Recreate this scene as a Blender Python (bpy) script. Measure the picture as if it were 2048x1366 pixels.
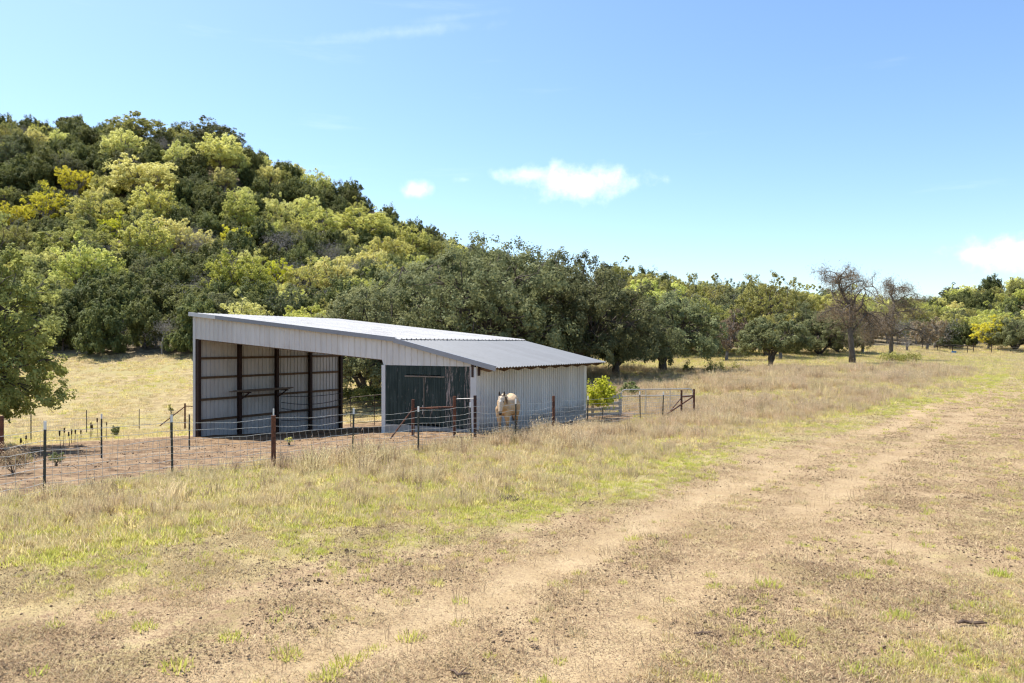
import bpy, bmesh, math, random
import numpy as np
from mathutils import Vector, Matrix

# ------------------------------------------------------------------ camera, sky, sun, exposure
sc = bpy.context.scene
for o in list(bpy.data.objects): bpy.data.objects.remove(o)
COL = sc.collection
CZ, F, HY = 3.1, 1484.0, 688.0           # camera height, focal length (photo px), horizon row
cam = bpy.data.cameras.new('camera'); camo = bpy.data.objects.new('camera', cam); COL.objects.link(camo)
camo.location = (0, 0, CZ); camo.rotation_euler = (math.pi/2, 0, 0)
cam.sensor_width = 36; cam.lens = 36*F/2048; cam.shift_y = (HY-683)/2048
cam.clip_start = 0.1; cam.clip_end = 6000
sc.camera = camo
SUN_EL = math.radians(60)
SX, SY = -0.80, 0.60                     # horizontal direction towards the sun (behind the barn, left)
SUN_AZ = math.atan2(SX, SY)               # from +Y towards +X
wd = bpy.data.worlds.new('World'); sc.world = wd; wd.use_nodes = True
sunl = bpy.data.lights.new('sun', 'SUN'); suno = bpy.data.objects.new('sun', sunl); COL.objects.link(suno)
sunl.energy = 5.0; sunl.angle = math.radians(0.53); sunl.color = (1.0, 0.95, 0.86)
sdir = Vector((SX*math.cos(SUN_EL), SY*math.cos(SUN_EL), math.sin(SUN_EL)))
suno.rotation_euler = sdir.to_track_quat('Z', 'Y').to_euler(); suno.location = (-60, 90, 120)
sc.view_settings.view_transform = 'Standard'; sc.view_settings.look = 'None'
sc.view_settings.gamma = 1; sc.view_settings.exposure = 0.82
SKY_STRENGTH = 0.132
sc.cycles.adaptive_threshold = 0.015
sc.cycles.use_denoising = True; sc.cycles.denoiser = 'OPENIMAGEDENOISE'; sc.cycles.denoising_input_passes = 'RGB_ALBEDO_NORMAL'; sc.cycles.denoising_prefilter = 'ACCURATE'; sc.cycles.pixel_filter_type = 'BLACKMAN_HARRIS'; sc.cycles.filter_width = 1.25
sc.cycles.max_bounces = 5; sc.cycles.diffuse_bounces = 3; sc.cycles.glossy_bounces = 2; sc.cycles.transmission_bounces = 3

# ------------------------------------------------------------------ node helper
class NT:
    def __init__(s, tree): s.t = tree; s.n = tree.nodes; s.l = tree.links
    def add(s, typ, ins=None, **props):
        n = s.n.new(typ)
        for k, v in props.items(): setattr(n, k, v)
        for k, v in (ins or {}).items():
            sk = n.inputs[k]
            if isinstance(v, bpy.types.NodeSocket): s.l.new(v, sk)
            else: sk.default_value = v
        return n
    def math(s, op, a, b=0.0, c=None, clamp=False):
        i = {0: a, 1: b}
        if c is not None: i[2] = c
        return s.add('ShaderNodeMath', i, operation=op, use_clamp=clamp).outputs[0]
    def vmath(s, op, a, b):
        n = s.add('ShaderNodeVectorMath', {0: a, 1: b}, operation=op)
        return n.outputs['Value'] if op in ('DOT_PRODUCT', 'LENGTH') else n.outputs['Vector']
    def mix(s, f, a, b):
        n = s.n.new('ShaderNodeMix'); n.data_type = 'RGBA'
        for k, v in ((0, f), (6, a), (7, b)):
            if isinstance(v, bpy.types.NodeSocket): s.l.new(v, n.inputs[k])
            else: n.inputs[k].default_value = (*v, 1) if k > 0 and len(v) == 3 else v
        return n.outputs[2]
    def noise(s, vec, scale, detail=4, rough=0.55, out='Fac'):
        i = {'Scale': scale, 'Detail': detail, 'Roughness': rough}
        if vec is not None: i['Vector'] = vec
        return s.add('ShaderNodeTexNoise', i).outputs[out]
    def ramp(s, f, stops):
        n = s.n.new('ShaderNodeValToRGB'); s.l.new(f, n.inputs[0])
        e = n.color_ramp.elements
        while len(e) < len(stops): e.new(0.5)
        for q, (p, c) in zip(e, stops): q.position = p; q.color = (*c, 1) if len(c) == 3 else c
        return n.outputs[0]
    def maprange(s, v, a, b, c=0.0, d=1.0, smooth=True):
        return s.add('ShaderNodeMapRange', {0: v, 1: a, 2: b, 3: c, 4: d},
                     interpolation_type='SMOOTHSTEP' if smooth else 'LINEAR').outputs[0]

# sky with a few fair-weather clouds fixed at their directions in the air
w = NT(wd.node_tree); w.n.clear()
sky = w.add('ShaderNodeTexSky', sky_type='NISHITA', sun_disc=False, sun_elevation=SUN_EL,
            sun_rotation=SUN_AZ, altitude=300, air_density=1.0, dust_density=0.9, ozone_density=3.0)
geo = w.add('ShaderNodeTexCoord').outputs['Generated']
def pdir(px, py): return Vector(((px-1024)/F, 1, -(py-HY)/F)).normalized()
nz = w.noise(geo, 26, 7, 0.62); nz2 = w.noise(geo, 9, 5, 0.6)
cover = None
clouds = [(pdir(1178, 356), .088, .026, .8), (pdir(1040, 345), .055, .016, .65), (pdir(838, 376), .026, .013, .75),
          (pdir(2030, 497), .11, .024, .85), (pdir(930, 357), .018, .007, .3), (pdir(2500, 420), .16, .04, .9),
          (pdir(-500, 330), .12, .03, .8), (Vector((-.7, -.6, .35)).normalized(), .15, .05, .9),
          (Vector((.8, -.5, .3)).normalized(), .13, .04, .9), (Vector((.2, -.9, .25)).normalized(), .12, .04, .9)]
clouds += [(pdir(800, 62), .17, .010, .12), (pdir(930, 30), .09, .007, .07), (pdir(660, 82), .07, .006, .07)]
for c, a, b, s in clouds:
    r = c.cross(Vector((0, 0, 1))).normalized(); up = r.cross(c)
    if a/b > 9: r, up = r*.99+up*.14, up*.99-r*.14
    dx = w.math('DIVIDE', w.vmath('DOT_PRODUCT', geo, tuple(r)), a)
    dz0 = w.vmath('DOT_PRODUCT', geo, tuple(up))
    dz = w.math('DIVIDE', w.math('ADD', dz0, b*0.15), b)
    rr = w.math('SQRT', w.math('ADD', w.math('MULTIPLY', dx, dx), w.math('MULTIPLY', dz, dz)))
    nn = w.math('ADD', w.math('MULTIPLY', w.math('SUBTRACT', nz, .5), 2.1), w.math('MULTIPLY', w.math('SUBTRACT', nz2, .5), 1.3))
    m = w.maprange(w.math('ADD', w.math('SUBTRACT', 1.0, rr), nn), 0.0, 1.55, 0, s)
    m = w.math('MULTIPLY', m, w.math('GREATER_THAN', w.vmath('DOT_PRODUCT', geo, tuple(c)), 0.5))
    cover = m if cover is None else w.math('MAXIMUM', cover, m)
# thin high cirrus
cx = w.add('ShaderNodeMapping', {'Vector': geo, 'Rotation': (0.1, 0.25, 0.3), 'Scale': (1.2, 2.0, 11.0)}).outputs[0]
cir = w.maprange(w.noise(cx, 2.2, 6, .6), .60, .86, 0, .14)
cover = w.math('MAXIMUM', cover, cir)
skyc = w.add('ShaderNodeHueSaturation', {'Hue': 0.500, 'Saturation': 1.08, 'Value': 1.0, 'Color': sky.outputs[0]}).outputs[0]
colr = w.mix(cover, skyc, (8.3, 8.35, 8.4))
bg = w.add('ShaderNodeBackground', {'Color': colr, 'Strength': SKY_STRENGTH})
w.l.new(bg.outputs[0], w.add('ShaderNodeOutputWorld').inputs[0])

# ------------------------------------------------------------------ small tools
rng = np.random.default_rng(7)
def P(px, py, d): return np.array([(px-1024)/F*d, d, CZ-(py-HY)/F*d])
def tagp(o, label=None, cat=None, group=None, kind=None):
    if label: o['label'] = label
    if cat: o['category'] = cat
    if group: o['group'] = group
    if kind: o['kind'] = kind
    return o
def empty(name, loc, rz=0.0):
    o = bpy.data.objects.new(name, None); COL.objects.link(o); o.location = loc; o.rotation_euler = (0, 0, rz)
    o.empty_display_size = 0.2; return o
def link(name, me, parent=None):
    o = bpy.data.objects.new(name, me); COL.objects.link(o)
    if parent: o.parent = parent
    return o
def mesh_np(name, V, faces, mat=None, smooth=False, attrs=None):
    """faces: (n,k) int array, or list of such arrays"""
    me = bpy.data.meshes.new(name)
    fl = [np.asarray(f, dtype=np.int32) for f in (faces if isinstance(faces, list) else [faces]) if len(f)]
    V = np.asarray(V, dtype=np.float32)
    tot = sum(len(f) for f in fl)
    loops = np.concatenate([f.ravel() for f in fl]); sizes = np.concatenate([np.full(len(f), f.shape[1], np.int32) for f in fl])
    me.vertices.add(len(V)); me.vertices.foreach_set('co', V.ravel())
    me.loops.add(len(loops)); me.loops.foreach_set('vertex_index', loops)
    me.polygons.add(tot); me.polygons.foreach_set('loop_start', np.concatenate([[0], np.cumsum(sizes)[:-1]]).astype(np.int32))
    try: me.polygons.foreach_set('loop_total', sizes)
    except Exception: pass
    if smooth: me.polygons.foreach_set('use_smooth', np.ones(tot, bool))
    for k, a in (attrs or {}).items():
        at = me.attributes.new(k, 'FLOAT', 'POINT'); at.data.foreach_set('value', np.asarray(a, np.float32))
    me.update(calc_edges=True); me.validate()
    if mat: me.materials.append(mat)
    return me
class MB:
    """collects shapes for one mesh"""
    def __init__(s): s.v = []; s.f = []
    def add(s, V, Fc):
        b = len(s.v); s.v += [tuple(p) for p in V]; s.f += [tuple(b+i for i in f) for f in Fc]; return s
    def box(s, x0, x1, y0, y1, z0, z1):
        V = [(x, y, z) for z in (z0, z1) for y in (y0, y1) for x in (x0, x1)]
        return s.add(V, [(0, 2, 3, 1), (4, 5, 7, 6), (0, 1, 5, 4), (2, 6, 7, 3), (0, 4, 6, 2), (1, 3, 7, 5)])
    def bar(s, a, b, w, h=None, up=(0, 0, 1)):
        a = Vector(a); b = Vector(b); h = h or w; d = (b-a).normalized(); up = Vector(up)
        if abs(d.dot(up)) > .98: up = Vector((0, 1, 0))
        r = d.cross(up).normalized(); u = r.cross(d)
        V = [p+r*(w/2*i)+u*(h/2*j) for p in (a, b) for i, j in ((-1, -1), (1, -1), (1, 1), (-1, 1))]
        return s.add(V, [(3, 2, 1, 0), (4, 5, 6, 7), (0, 1, 5, 4), (1, 2, 6, 5), (2, 3, 7, 6), (3, 0, 4, 7)])
    def tube(s, pts, rad, n=6, cap=True):
        pts = [Vector(p) for p in pts]; m = len(pts)
        if not hasattr(rad, '__len__'): rad = [rad]*m
        V = []; prev = None
        for i, p in enumerate(pts):
            t = (pts[min(i+1, m-1)]-pts[max(i-1, 0)]).normalized()
            if prev is None: a = t.orthogonal().normalized()
            else:
                a = prev-t*prev.dot(t)
                a = a.normalized() if a.length > 1e-4 else t.orthogonal().normalized()
            prev = a; b = t.cross(a)
            V += [p+(a*math.cos(2*math.pi*k/n)+b*math.sin(2*math.pi*k/n))*rad[i] for k in range(n)]
        Fc = [(i*n+k, i*n+(k+1) % n, (i+1)*n+(k+1) % n, (i+1)*n+k) for i in range(m-1) for k in range(n)]
        if cap: Fc += [tuple(range(n-1, -1, -1)), tuple((m-1)*n+k for k in range(n))]
        return s.add(V, Fc)
    def ico(s, c, r, sub=1, jit=0, rnd=random, sc_=(1, 1, 1)):
        bm = bmesh.new(); bmesh.ops.create_icosphere(bm, subdivisions=sub, radius=1)
        V = [(c[0]+v.co.x*r*sc_[0]*(1+rnd.uniform(-jit, jit)), c[1]+v.co.y*r*sc_[1]*(1+rnd.uniform(-jit, jit)),
              c[2]+v.co.z*r*sc_[2]*(1+rnd.uniform(-jit, jit))) for v in bm.verts]
        Fc = [tuple(v.index for v in f.verts) for f in bm.faces]; bm.free(); return s.add(V, Fc)
    def mesh(s, name, mat=None, smooth=False):
        me = bpy.data.meshes.new(name); me.from_pydata(s.v, [], s.f); me.update()
        if smooth: me.polygons.foreach_set('use_smooth', np.ones(len(me.polygons), bool))
        if mat: me.materials.append(mat)
        return me
    def build(s, name, mat, parent=None, smooth=False): return link(name, s.mesh(name, mat, smooth), parent)

def hash2(ix, iy, seed):
    h = (ix.astype(np.int64)*374761393 + iy.astype(np.int64)*668265263 + seed*1442695041) & 0x7fffffff
    h = ((h ^ (h >> 13))*1274126177) & 0x7fffffff
    return ((h ^ (h >> 16)) & 0xffff)/65535.0
def vnoise(x, y, sc_, seed=0):
    x = np.asarray(x, float)/sc_; y = np.asarray(y, float)/sc_
    ix = np.floor(x); iy = np.floor(y); fx = x-ix; fy = y-iy
    fx = fx*fx*(3-2*fx); fy = fy*fy*(3-2*fy)
    a = hash2(ix, iy, seed); b = hash2(ix+1, iy, seed); c = hash2(ix, iy+1, seed); d = hash2(ix+1, iy+1, seed)
    return (a*(1-fx)+b*fx)*(1-fy)+(c*(1-fx)+d*fx)*fy
def fbm(x, y, sc_, seed=0, oct_=4):
    t = 0; a = 1; tot = 0
    for i in range(oct_):
        t = t+a*vnoise(x, y, sc_/2**i, seed+i*17); tot += a; a *= .55
    return t/tot
def sstep(a, b, x):
    t = np.clip((x-a)/(b-a), 0, 1); return t*t*(3-2*t)

# ------------------------------------------------------------------ terrain shape
_c = []
def cp(px, py, d): _c.append(P(px, py, d))
def cw(x, y, z): _c.append(np.array([x, y, z], float))
for x in (-60, -25, 0, 25, 60): cw(x, -30, 0.1)
for x in (-10, 0, 10): cw(x, 0, 0); cw(x, 7, 0)
for a in ((88, 988, 14.1), (345, 953, 16.8), (705, 916, 20.2), (836, 902, 21.9), (943, 888, 23.6), (1030, 881, 24.2),
          (1107, 869, 26.3), (1174, 861, 28.5), (1280, 844, 33), (1375, 838, 35), (202, 915, 23.3), (379, 899, 29.2),
          (390, 873, 34.9), (62, 883, 35.8), (173, 865, 45), (278, 861, 48.5), (678, 855, 43.1), (-300, 930, 24), (-400, 880, 40)):
    cp(*a)
cw(-1.29, 26.9, -.08); cw(3.56, 35.1, -.43); cw(-5, 29.06, -.33); cw(7, 17, 0); cw(17, 16, 0); cw(30, 20, 0.05)
cw(0, 14, 0); cw(7.7, 24, 0); cw(19.7, 37.7, 0.0); cw(15, 45, 0.05); cw(40, 45, .1)
for a in ((1290, 763, 60), (1325, 745, 75), (1705, 728, 90), (2000, 726, 105), (2020, 700, 160), (1905, 706, 148), (720, 775, 60),
          (2500, 715, 120), (1000, 765, 62)): cp(*a)
for px in (-900, -500, -100, 150, 380, 600, 750): cp(px, 712, 85)
for px, py, d in ((900, 712, 90), (1200, 712, 105), (1500, 705, 120), (1800, 694, 152), (2048, 689, 178), (2500, 690, 190)): cp(px, py, d)
for px, py, d in ((-900, 340, 190), (-400, 298, 190), (0, 288, 190), (220, 306, 182), (450, 352, 175), (600, 472, 165), (700, 526, 158),
                  (800, 574, 152), (900, 584, 150), (1000, 600, 160), (1200, 608, 185), (1400, 630, 215), (1600, 645, 235),
                  (1830, 625, 285), (2048, 590, 265), (2400, 560, 260), (3000, 545, 260)): cp(px, py, d)
for px, py, d in ((0, 500, 138), (300, 518, 132), (560, 575, 125)): cp(px, py, d)
for a in np.linspace(-70, 70, 9):
    x, y = math.sin(math.radians(a)), math.cos(math.radians(a)); cw(480*x, 480*y, 20); cw(1200*x, 1200*y, 10)
CPTS = np.array(_c)
S_ = 50.0
def _U(r2): return r2*np.log(np.maximum(r2, 1e-9))
_n = len(CPTS); _xy = CPTS[:, :2]/S_
_K = _U(((_xy[:, None]-_xy[None])**2).sum(-1))+np.eye(_n)*0.0012
_Pm = np.hstack([np.ones((_n, 1)), _xy])
_A = np.block([[_K, _Pm], [_Pm.T, np.zeros((3, 3))]])
_W = np.linalg.solve(_A, np.concatenate([CPTS[:, 2], np.zeros(3)]))
# boundary of the mown / driven strip, centre line of its ruts, and the trampled yard
BND = np.array([(-60, -45), (-22, -6), (-7.2, 9.6), (-3.6, 11.7), (1.6, 16.6), (7.2, 24), (18.6, 36.6), (25.4, 44), (39.6, 63.5), (80, 121), (116, 173)], float)
RUT = np.array([(-60, -52), (-20, -10), (-8, 1.5), (-1, 8.3), (1.9, 12.4), (3.9, 15.2), (10.4, 23.6), (20.3, 36.2), (27.2, 43.5), (41.4, 63), (82, 120.5), (118, 172)], float)
def sdist(line, x, y):
    """signed distance to a polyline: positive to the right of its direction"""
    x = np.asarray(x, float); y = np.asarray(y, float)
    best = np.full(x.shape, 1e9); sg = np.zeros(x.shape)
    for a, b in zip(line[:-1], line[1:]):
        d = b-a; L2 = d@d
        t = np.clip(((x-a[0])*d[0]+(y-a[1])*d[1])/L2, 0, 1)
        qx = x-a[0]-t*d[0]; qy = y-a[1]-t*d[1]; D = np.hypot(qx, qy)
        c = np.where((qx*d[1]-qy*d[0]) >= 0, 1.0, -1.0)
        k = D < best; best = np.where(k, D, best); sg = np.where(k, c, sg)
    return best*sg
def inpoly(poly, x, y):
    r = np.zeros(np.shape(x), bool); n = len(poly)
    for i in range(n):
        (x0, y0), (x1, y1) = poly[i], poly[(i+1) % n]
        c = ((y0 > y) != (y1 > y)) & (x < (x1-x0)*(y-y0)/((y1-y0) or 1e-9)+x0); r ^= c
    return r
FENCE_PX = [(-190, 1052, 12.0), (88, 988, 14.1), (345, 953, 16.8), (547, 934, 18.5), (705, 916, 20.2), (836, 902, 21.9), (943, 888, 23.6), (1030, 881, 24.0),
            (1107, 869, 25.9), (1174, 861, 28.3), (1280, 844, 33), (1325, 842, 34.2), (1363, 836, 35.2), (1388, 836, 35.8)]
FENCE = np.array([P(*a)[:2] for a in FENCE_PX])
YARD = [tuple(p) for p in FENCE[:11]]+[(7.0, 39.5), (4.4, 37.0), (3.0, 44), (-10.5, 44.5), (-15.6, 35.6), (-22, 31.5), (-26, 28)]
def yard_mask(x, y):
    x = np.asarray(x, float); y = np.asarray(y, float)
    jx = (fbm(x, y, 2.0, 31)-.5)*2.2; jy = (fbm(x, y, 2.0, 57)-.5)*2.2
    m = 0
    for ox, oy in ((0, 0), (.35, .2), (-.35, .2), (.2, -.35), (-.2, -.35), (.5, .5), (-.5, -.5)):
        m = m+inpoly(YARD, x+jx*.5+ox+.1, y+jy*.5+oy-.5)
    return m/7.0
def gz(x, y, fine=True):
    x = np.asarray(x, float); y = np.asarray(y, float); sh = x.shape
    X = np.stack([x.ravel(), y.ravel()], 1)/S_
    z = np.empty(len(X))
    for i in range(0, len(X), 40000):
        q = X[i:i+40000]
        z[i:i+40000] = _U(((q[:, None]-_xy[None])**2).sum(-1))@_W[:_n]+_W[_n]+q@_W[_n+1:]
    z = np.clip(z.reshape(sh), -4, 72)
    d = np.hypot(x, y)
    z = z+(fbm(x, y, 9, 3)-.5)*.16*sstep(3, 12, d)
    if fine:
        r = sdist(RUT, x, y)
        rut = np.exp(-((r)/.45)**2)+np.exp(-((r-1.9)/.45)**2)
        z = z-.05*rut*sstep(80, 30, d)+(fbm(x, y, .7, 9, 3)-.5)*.045*sstep(60, 30, d)
    return z
def g1(x, y): return float(gz(np.array([x]), np.array([y]))[0])
def masks(x, y):
    u = sdist(BND, x, y)+(fbm(x, y, 3.0, 11)-.5)*2.0+(fbm(x, y, .8, 12)-.5)*.8
    r = sdist(RUT, x, y); d = np.hypot(x, y)
    yard = yard_mask(x, y)
    n1 = fbm(x, y, 4.0, 21); n2 = fbm(x, y, 1.1, 22)
    bare = sstep(.6, 2.6, u)*sstep(70, 26, y)
    rut = np.maximum(np.exp(-(r/.62)**2), np.exp(-((r-1.95)/.6)**2))*sstep(.25, .55, n1*.5+n2*.5+.08)
    right = sstep(6.5, 11, u+(n1-.5)*5)
    bare = bare*(1-.6*right)
    bare = np.clip(bare*(.35+.75*sstep(.28, .62, n1*.45+n2*.55))+rut*.75*sstep(60, 24, y), 0, 1)*(1-yard)
    fr = np.exp(-((u-.7)/1.0)**2)*sstep(.36, .6, n1*.6+n2*.4)           # green fringe beside the driven strip
    frut = np.exp(-(r/.7)**2)+np.exp(-((r-2.1)/.7)**2)
    fr = np.clip(fr+frut*sstep(22, 34, y)*.8*sstep(.25, .55, n2), 0, 1)*(1-yard)
    return u, r, d, yard, bare, fr, n1, n2

# ------------------------------------------------------------------ materials
MATS = {}
def newmat(name):
    m = bpy.data.materials.new(name); m.use_nodes = True; t = NT(m.node_tree); t.n.clear()
    out = t.add('ShaderNodeOutputMaterial'); MATS[name] = m
    return m, t, out
def princ(t, out, col, rough=.8, metal=0.0, spec=.3, bump=None, bstr=.3, bdist=.02):
    i = {'Base Color': col if isinstance(col, bpy.types.NodeSocket) else (*col, 1), 'Roughness': rough, 'Metallic': metal, 'Specular IOR Level': spec}
    if bump is not None: i['Normal'] = t.add('ShaderNodeBump', {'Strength': bstr, 'Distance': bdist, 'Height': bump}).outputs[0]
    b = t.add('ShaderNodeBsdfPrincipled', i); t.l.new(b.outputs[0], out.inputs[0]); return b
def simple(name, c1, c2, scale=3.0, rough=.75, metal=0.0, stretch=(1, 1, 1), c3=None, s3=.6, spec=.3, bstr=.25):
    m, t, out = newmat(name)
    oc = t.add('ShaderNodeTexCoord').outputs['Object']
    rnd = t.add('ShaderNodeObjectInfo').outputs['Random']
    v = t.add('ShaderNodeMapping', {'Vector': oc, 'Scale': stretch, 'Location': (0, 0, 0)}).outputs[0]
    v = t.vmath('ADD', v, t.add('ShaderNodeCombineXYZ', {0: t.math('MULTIPLY', rnd, 37.0), 1: t.math('MULTIPLY', rnd, 11.0), 2: 0.0}).outputs[0])
    n = t.noise(v, scale, 6, .65)
    col = t.mix(t.maprange(n, .3, .7), c1, c2)
    if c3: col = t.mix(t.maprange(t.noise(v, scale*.45, 6, .7), s3, s3+.09), col, c3)
    col = t.mix(t.math('MULTIPLY', rnd, .35), col, tuple(min(1, q*.8) for q in c1))
    princ(t, out, col, rough, metal, spec, n, bstr)
    return m
def leafmat(name, dark, light, trans=.35, tcol=None, hv=.25):
    m, t, out = newmat(name)
    v = t.add('ShaderNodeAttribute', attribute_name='v').outputs['Fac']
    inf = t.add('ShaderNodeObjectInfo'); oc = t.add('ShaderNodeTexCoord').outputs['Object']
    n = t.noise(oc, .55, 3)
    f = t.math('ADD', t.math('MULTIPLY', v, .65), t.math('MULTIPLY', t.maprange(n, .35, .65), .35))
    col = t.mix(f, dark, light)
    val = t.math('ADD', t.math('MULTIPLY', inf.outputs['Random'], 2*hv), 1-hv)
    hue = t.math('ADD', t.math('MULTIPLY', t.math('FRACT', t.math('MULTIPLY', inf.outputs['Random'], 7.31)), .034), .483)
    col = t.add('ShaderNodeHueSaturation', {'Hue': hue, 'Saturation': 1.0, 'Value': val, 'Color': col}).outputs[0]
    a = t.add('ShaderNodeBsdfPrincipled', {'Base Color': col, 'Roughness': .7, 'Specular IOR Level': .12})
    tc = t.mix(.5, col, tcol or light)
    b = t.add('ShaderNodeBsdfTranslucent', {'Color': tc})
    mx = t.add('ShaderNodeMixShader', {0: trans, 1: a.outputs[0], 2: b.outputs[0]})
    t.l.new(mx.outputs[0], out.inputs[0]); return m

def ground_mat():
    m, t, out = newmat('ground')
    pos = t.add('ShaderNodeNewGeometry').outputs['Position']
    A = lambda k: t.add('ShaderNodeAttribute', attribute_name=k).outputs['Fac']
    bare, yard, green, wood = A('bare'), A('yard'), A('green'), A('wood')
    nf = t.noise(pos, 7, 8, .7); nm = t.noise(pos, 1.1, 6, .62); nl = t.noise(pos, .16, 4); nff = t.noise(pos, 38, 5, .7)
    straw = t.mix(t.maprange(nm, .35, .68), (.25, .185, .09), (.42, .33, .165))
    straw = t.mix(t.maprange(nl, .45, .65), straw, (.33, .275, .125))
    gr = t.mix(t.maprange(nf, .35, .65), (.20, .23, .055), (.34, .36, .11))
    straw = t.mix(t.maprange(nff, .5, .6, 0, .7), straw, (.15, .105, .055))
    c = t.mix(t.math('MULTIPLY', green, t.maprange(nff, .46, .58, 0, .7), clamp=True), straw, gr)
    soil = t.mix(t.maprange(nm, .3, .7), (.35, .25, .132), (.46, .345, .195))
    soil = t.mix(t.maprange(nf, .46, .66, 0, .8), soil, (.23, .145, .082))
    nfx = t.noise(pos, 95, 3, .7)
    soil = t.mix(t.maprange(nff, .49, .58, 0, .8), soil, (.15, .095, .055))
    soil = t.mix(t.maprange(nfx, .53, .62, 0, .7), soil, (.13, .08, .048))
    soil = t.mix(t.maprange(nfx, .44, .36, 0, .5), soil, (.52, .41, .27))
    thr = t.math('ADD', t.math('SUBTRACT', bare, .5), t.math('MULTIPLY', t.math('SUBTRACT', nf, .5), 1.6))
    c = t.mix(t.maprange(thr, -.18, .16), c, soil)
    rutc = t.mix(t.maprange(nm, .3, .7), (.37, .275, .152), (.46, .35, .208))
    rf = t.math('MULTIPLY', A('rut'), t.maprange(nf, .36, .52))
    c = t.mix(t.math('MULTIPLY', rf, .45), c, rutc)
    st = t.add('ShaderNodeMapping', {'Vector': pos, 'Rotation': (0, 0, .55), 'Scale': (1, 2.2, 1)}).outputs[0]
    yn = t.noise(st, 2.3, 7, .7); yf = t.noise(st, 9, 6, .7)
    yd = t.mix(t.maprange(yn, .38, .6), (.105, .062, .034), (.31, .21, .122))
    yd = t.mix(t.maprange(yf, .5, .68, 0, .8), yd, (.12, .075, .05))
    thr2 = t.math('ADD', t.math('SUBTRACT', yard, .5), t.math('MULTIPLY', t.math('SUBTRACT', nm, .5), 1.0))
    c = t.mix(t.maprange(thr2, -.15, .15), c, yd)
    wash = A('wash')
    c = t.mix(t.math('MULTIPLY', wash, t.maprange(yf, .46, .6, 0, .75)), c, (.50, .45, .37))  # wet sheen of the wash painted in as a pale colour
    c = t.mix(wood, c, t.mix(t.maprange(nm, .4, .6), (.10, .08, .05), (.24, .19, .12)))
    h = t.math('ADD', t.math('MULTIPLY', nf, .7), t.math('MULTIPLY', nff, .3))
    h = t.math('ADD', h, t.math('MULTIPLY', t.math('MULTIPLY', yf, yard), 1.3))
    princ(t, out, c, .92, 0, .15, h, .55, .06)
    return m
M_ground = ground_mat()
def metal_mat(name, base, dirt, rough=.5, metal=.0, streak=.35, rust=None):
    m, t, out = newmat(name)
    oc = t.add('ShaderNodeTexCoord').outputs['Object']; rnd = t.add('ShaderNodeObjectInfo').outputs['Random']
    v = t.add('ShaderNodeMapping', {'Vector': oc, 'Scale': (3, 3, .35)}).outputs[0]
    v = t.vmath('ADD', v, t.add('ShaderNodeCombineXYZ', {0: t.math('MULTIPLY', rnd, 31.0), 1: 0.0, 2: 0.0}).outputs[0])
    n = t.noise(v, 1.6, 6, .65); n2 = t.noise(oc, .9, 5, .6)
    col = t.mix(t.maprange(n, .45, .75, 0, streak), base, dirt)
    col = t.mix(t.maprange(n2, .5, .75, 0, streak), col, dirt)
    zc = t.add('ShaderNodeSeparateXYZ', {0: oc}).outputs[2]
    if rust: col = t.mix(t.math('MULTIPLY', t.maprange(t.math('ADD', zc, t.math('MULTIPLY', t.math('SUBTRACT', n2, .5), 1.1)), 1.75, 1.15), .75), col, (.27, .215, .16))
    if rust: col = t.mix(t.maprange(t.noise(v, 2.3, 7, .7), .64, .74, 0, .7), col, rust)
    col = t.mix(t.math('MULTIPLY', rnd, .34), col, dirt)
    princ(t, out, col, rough, metal, .4, n, .08)
    return m
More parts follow.
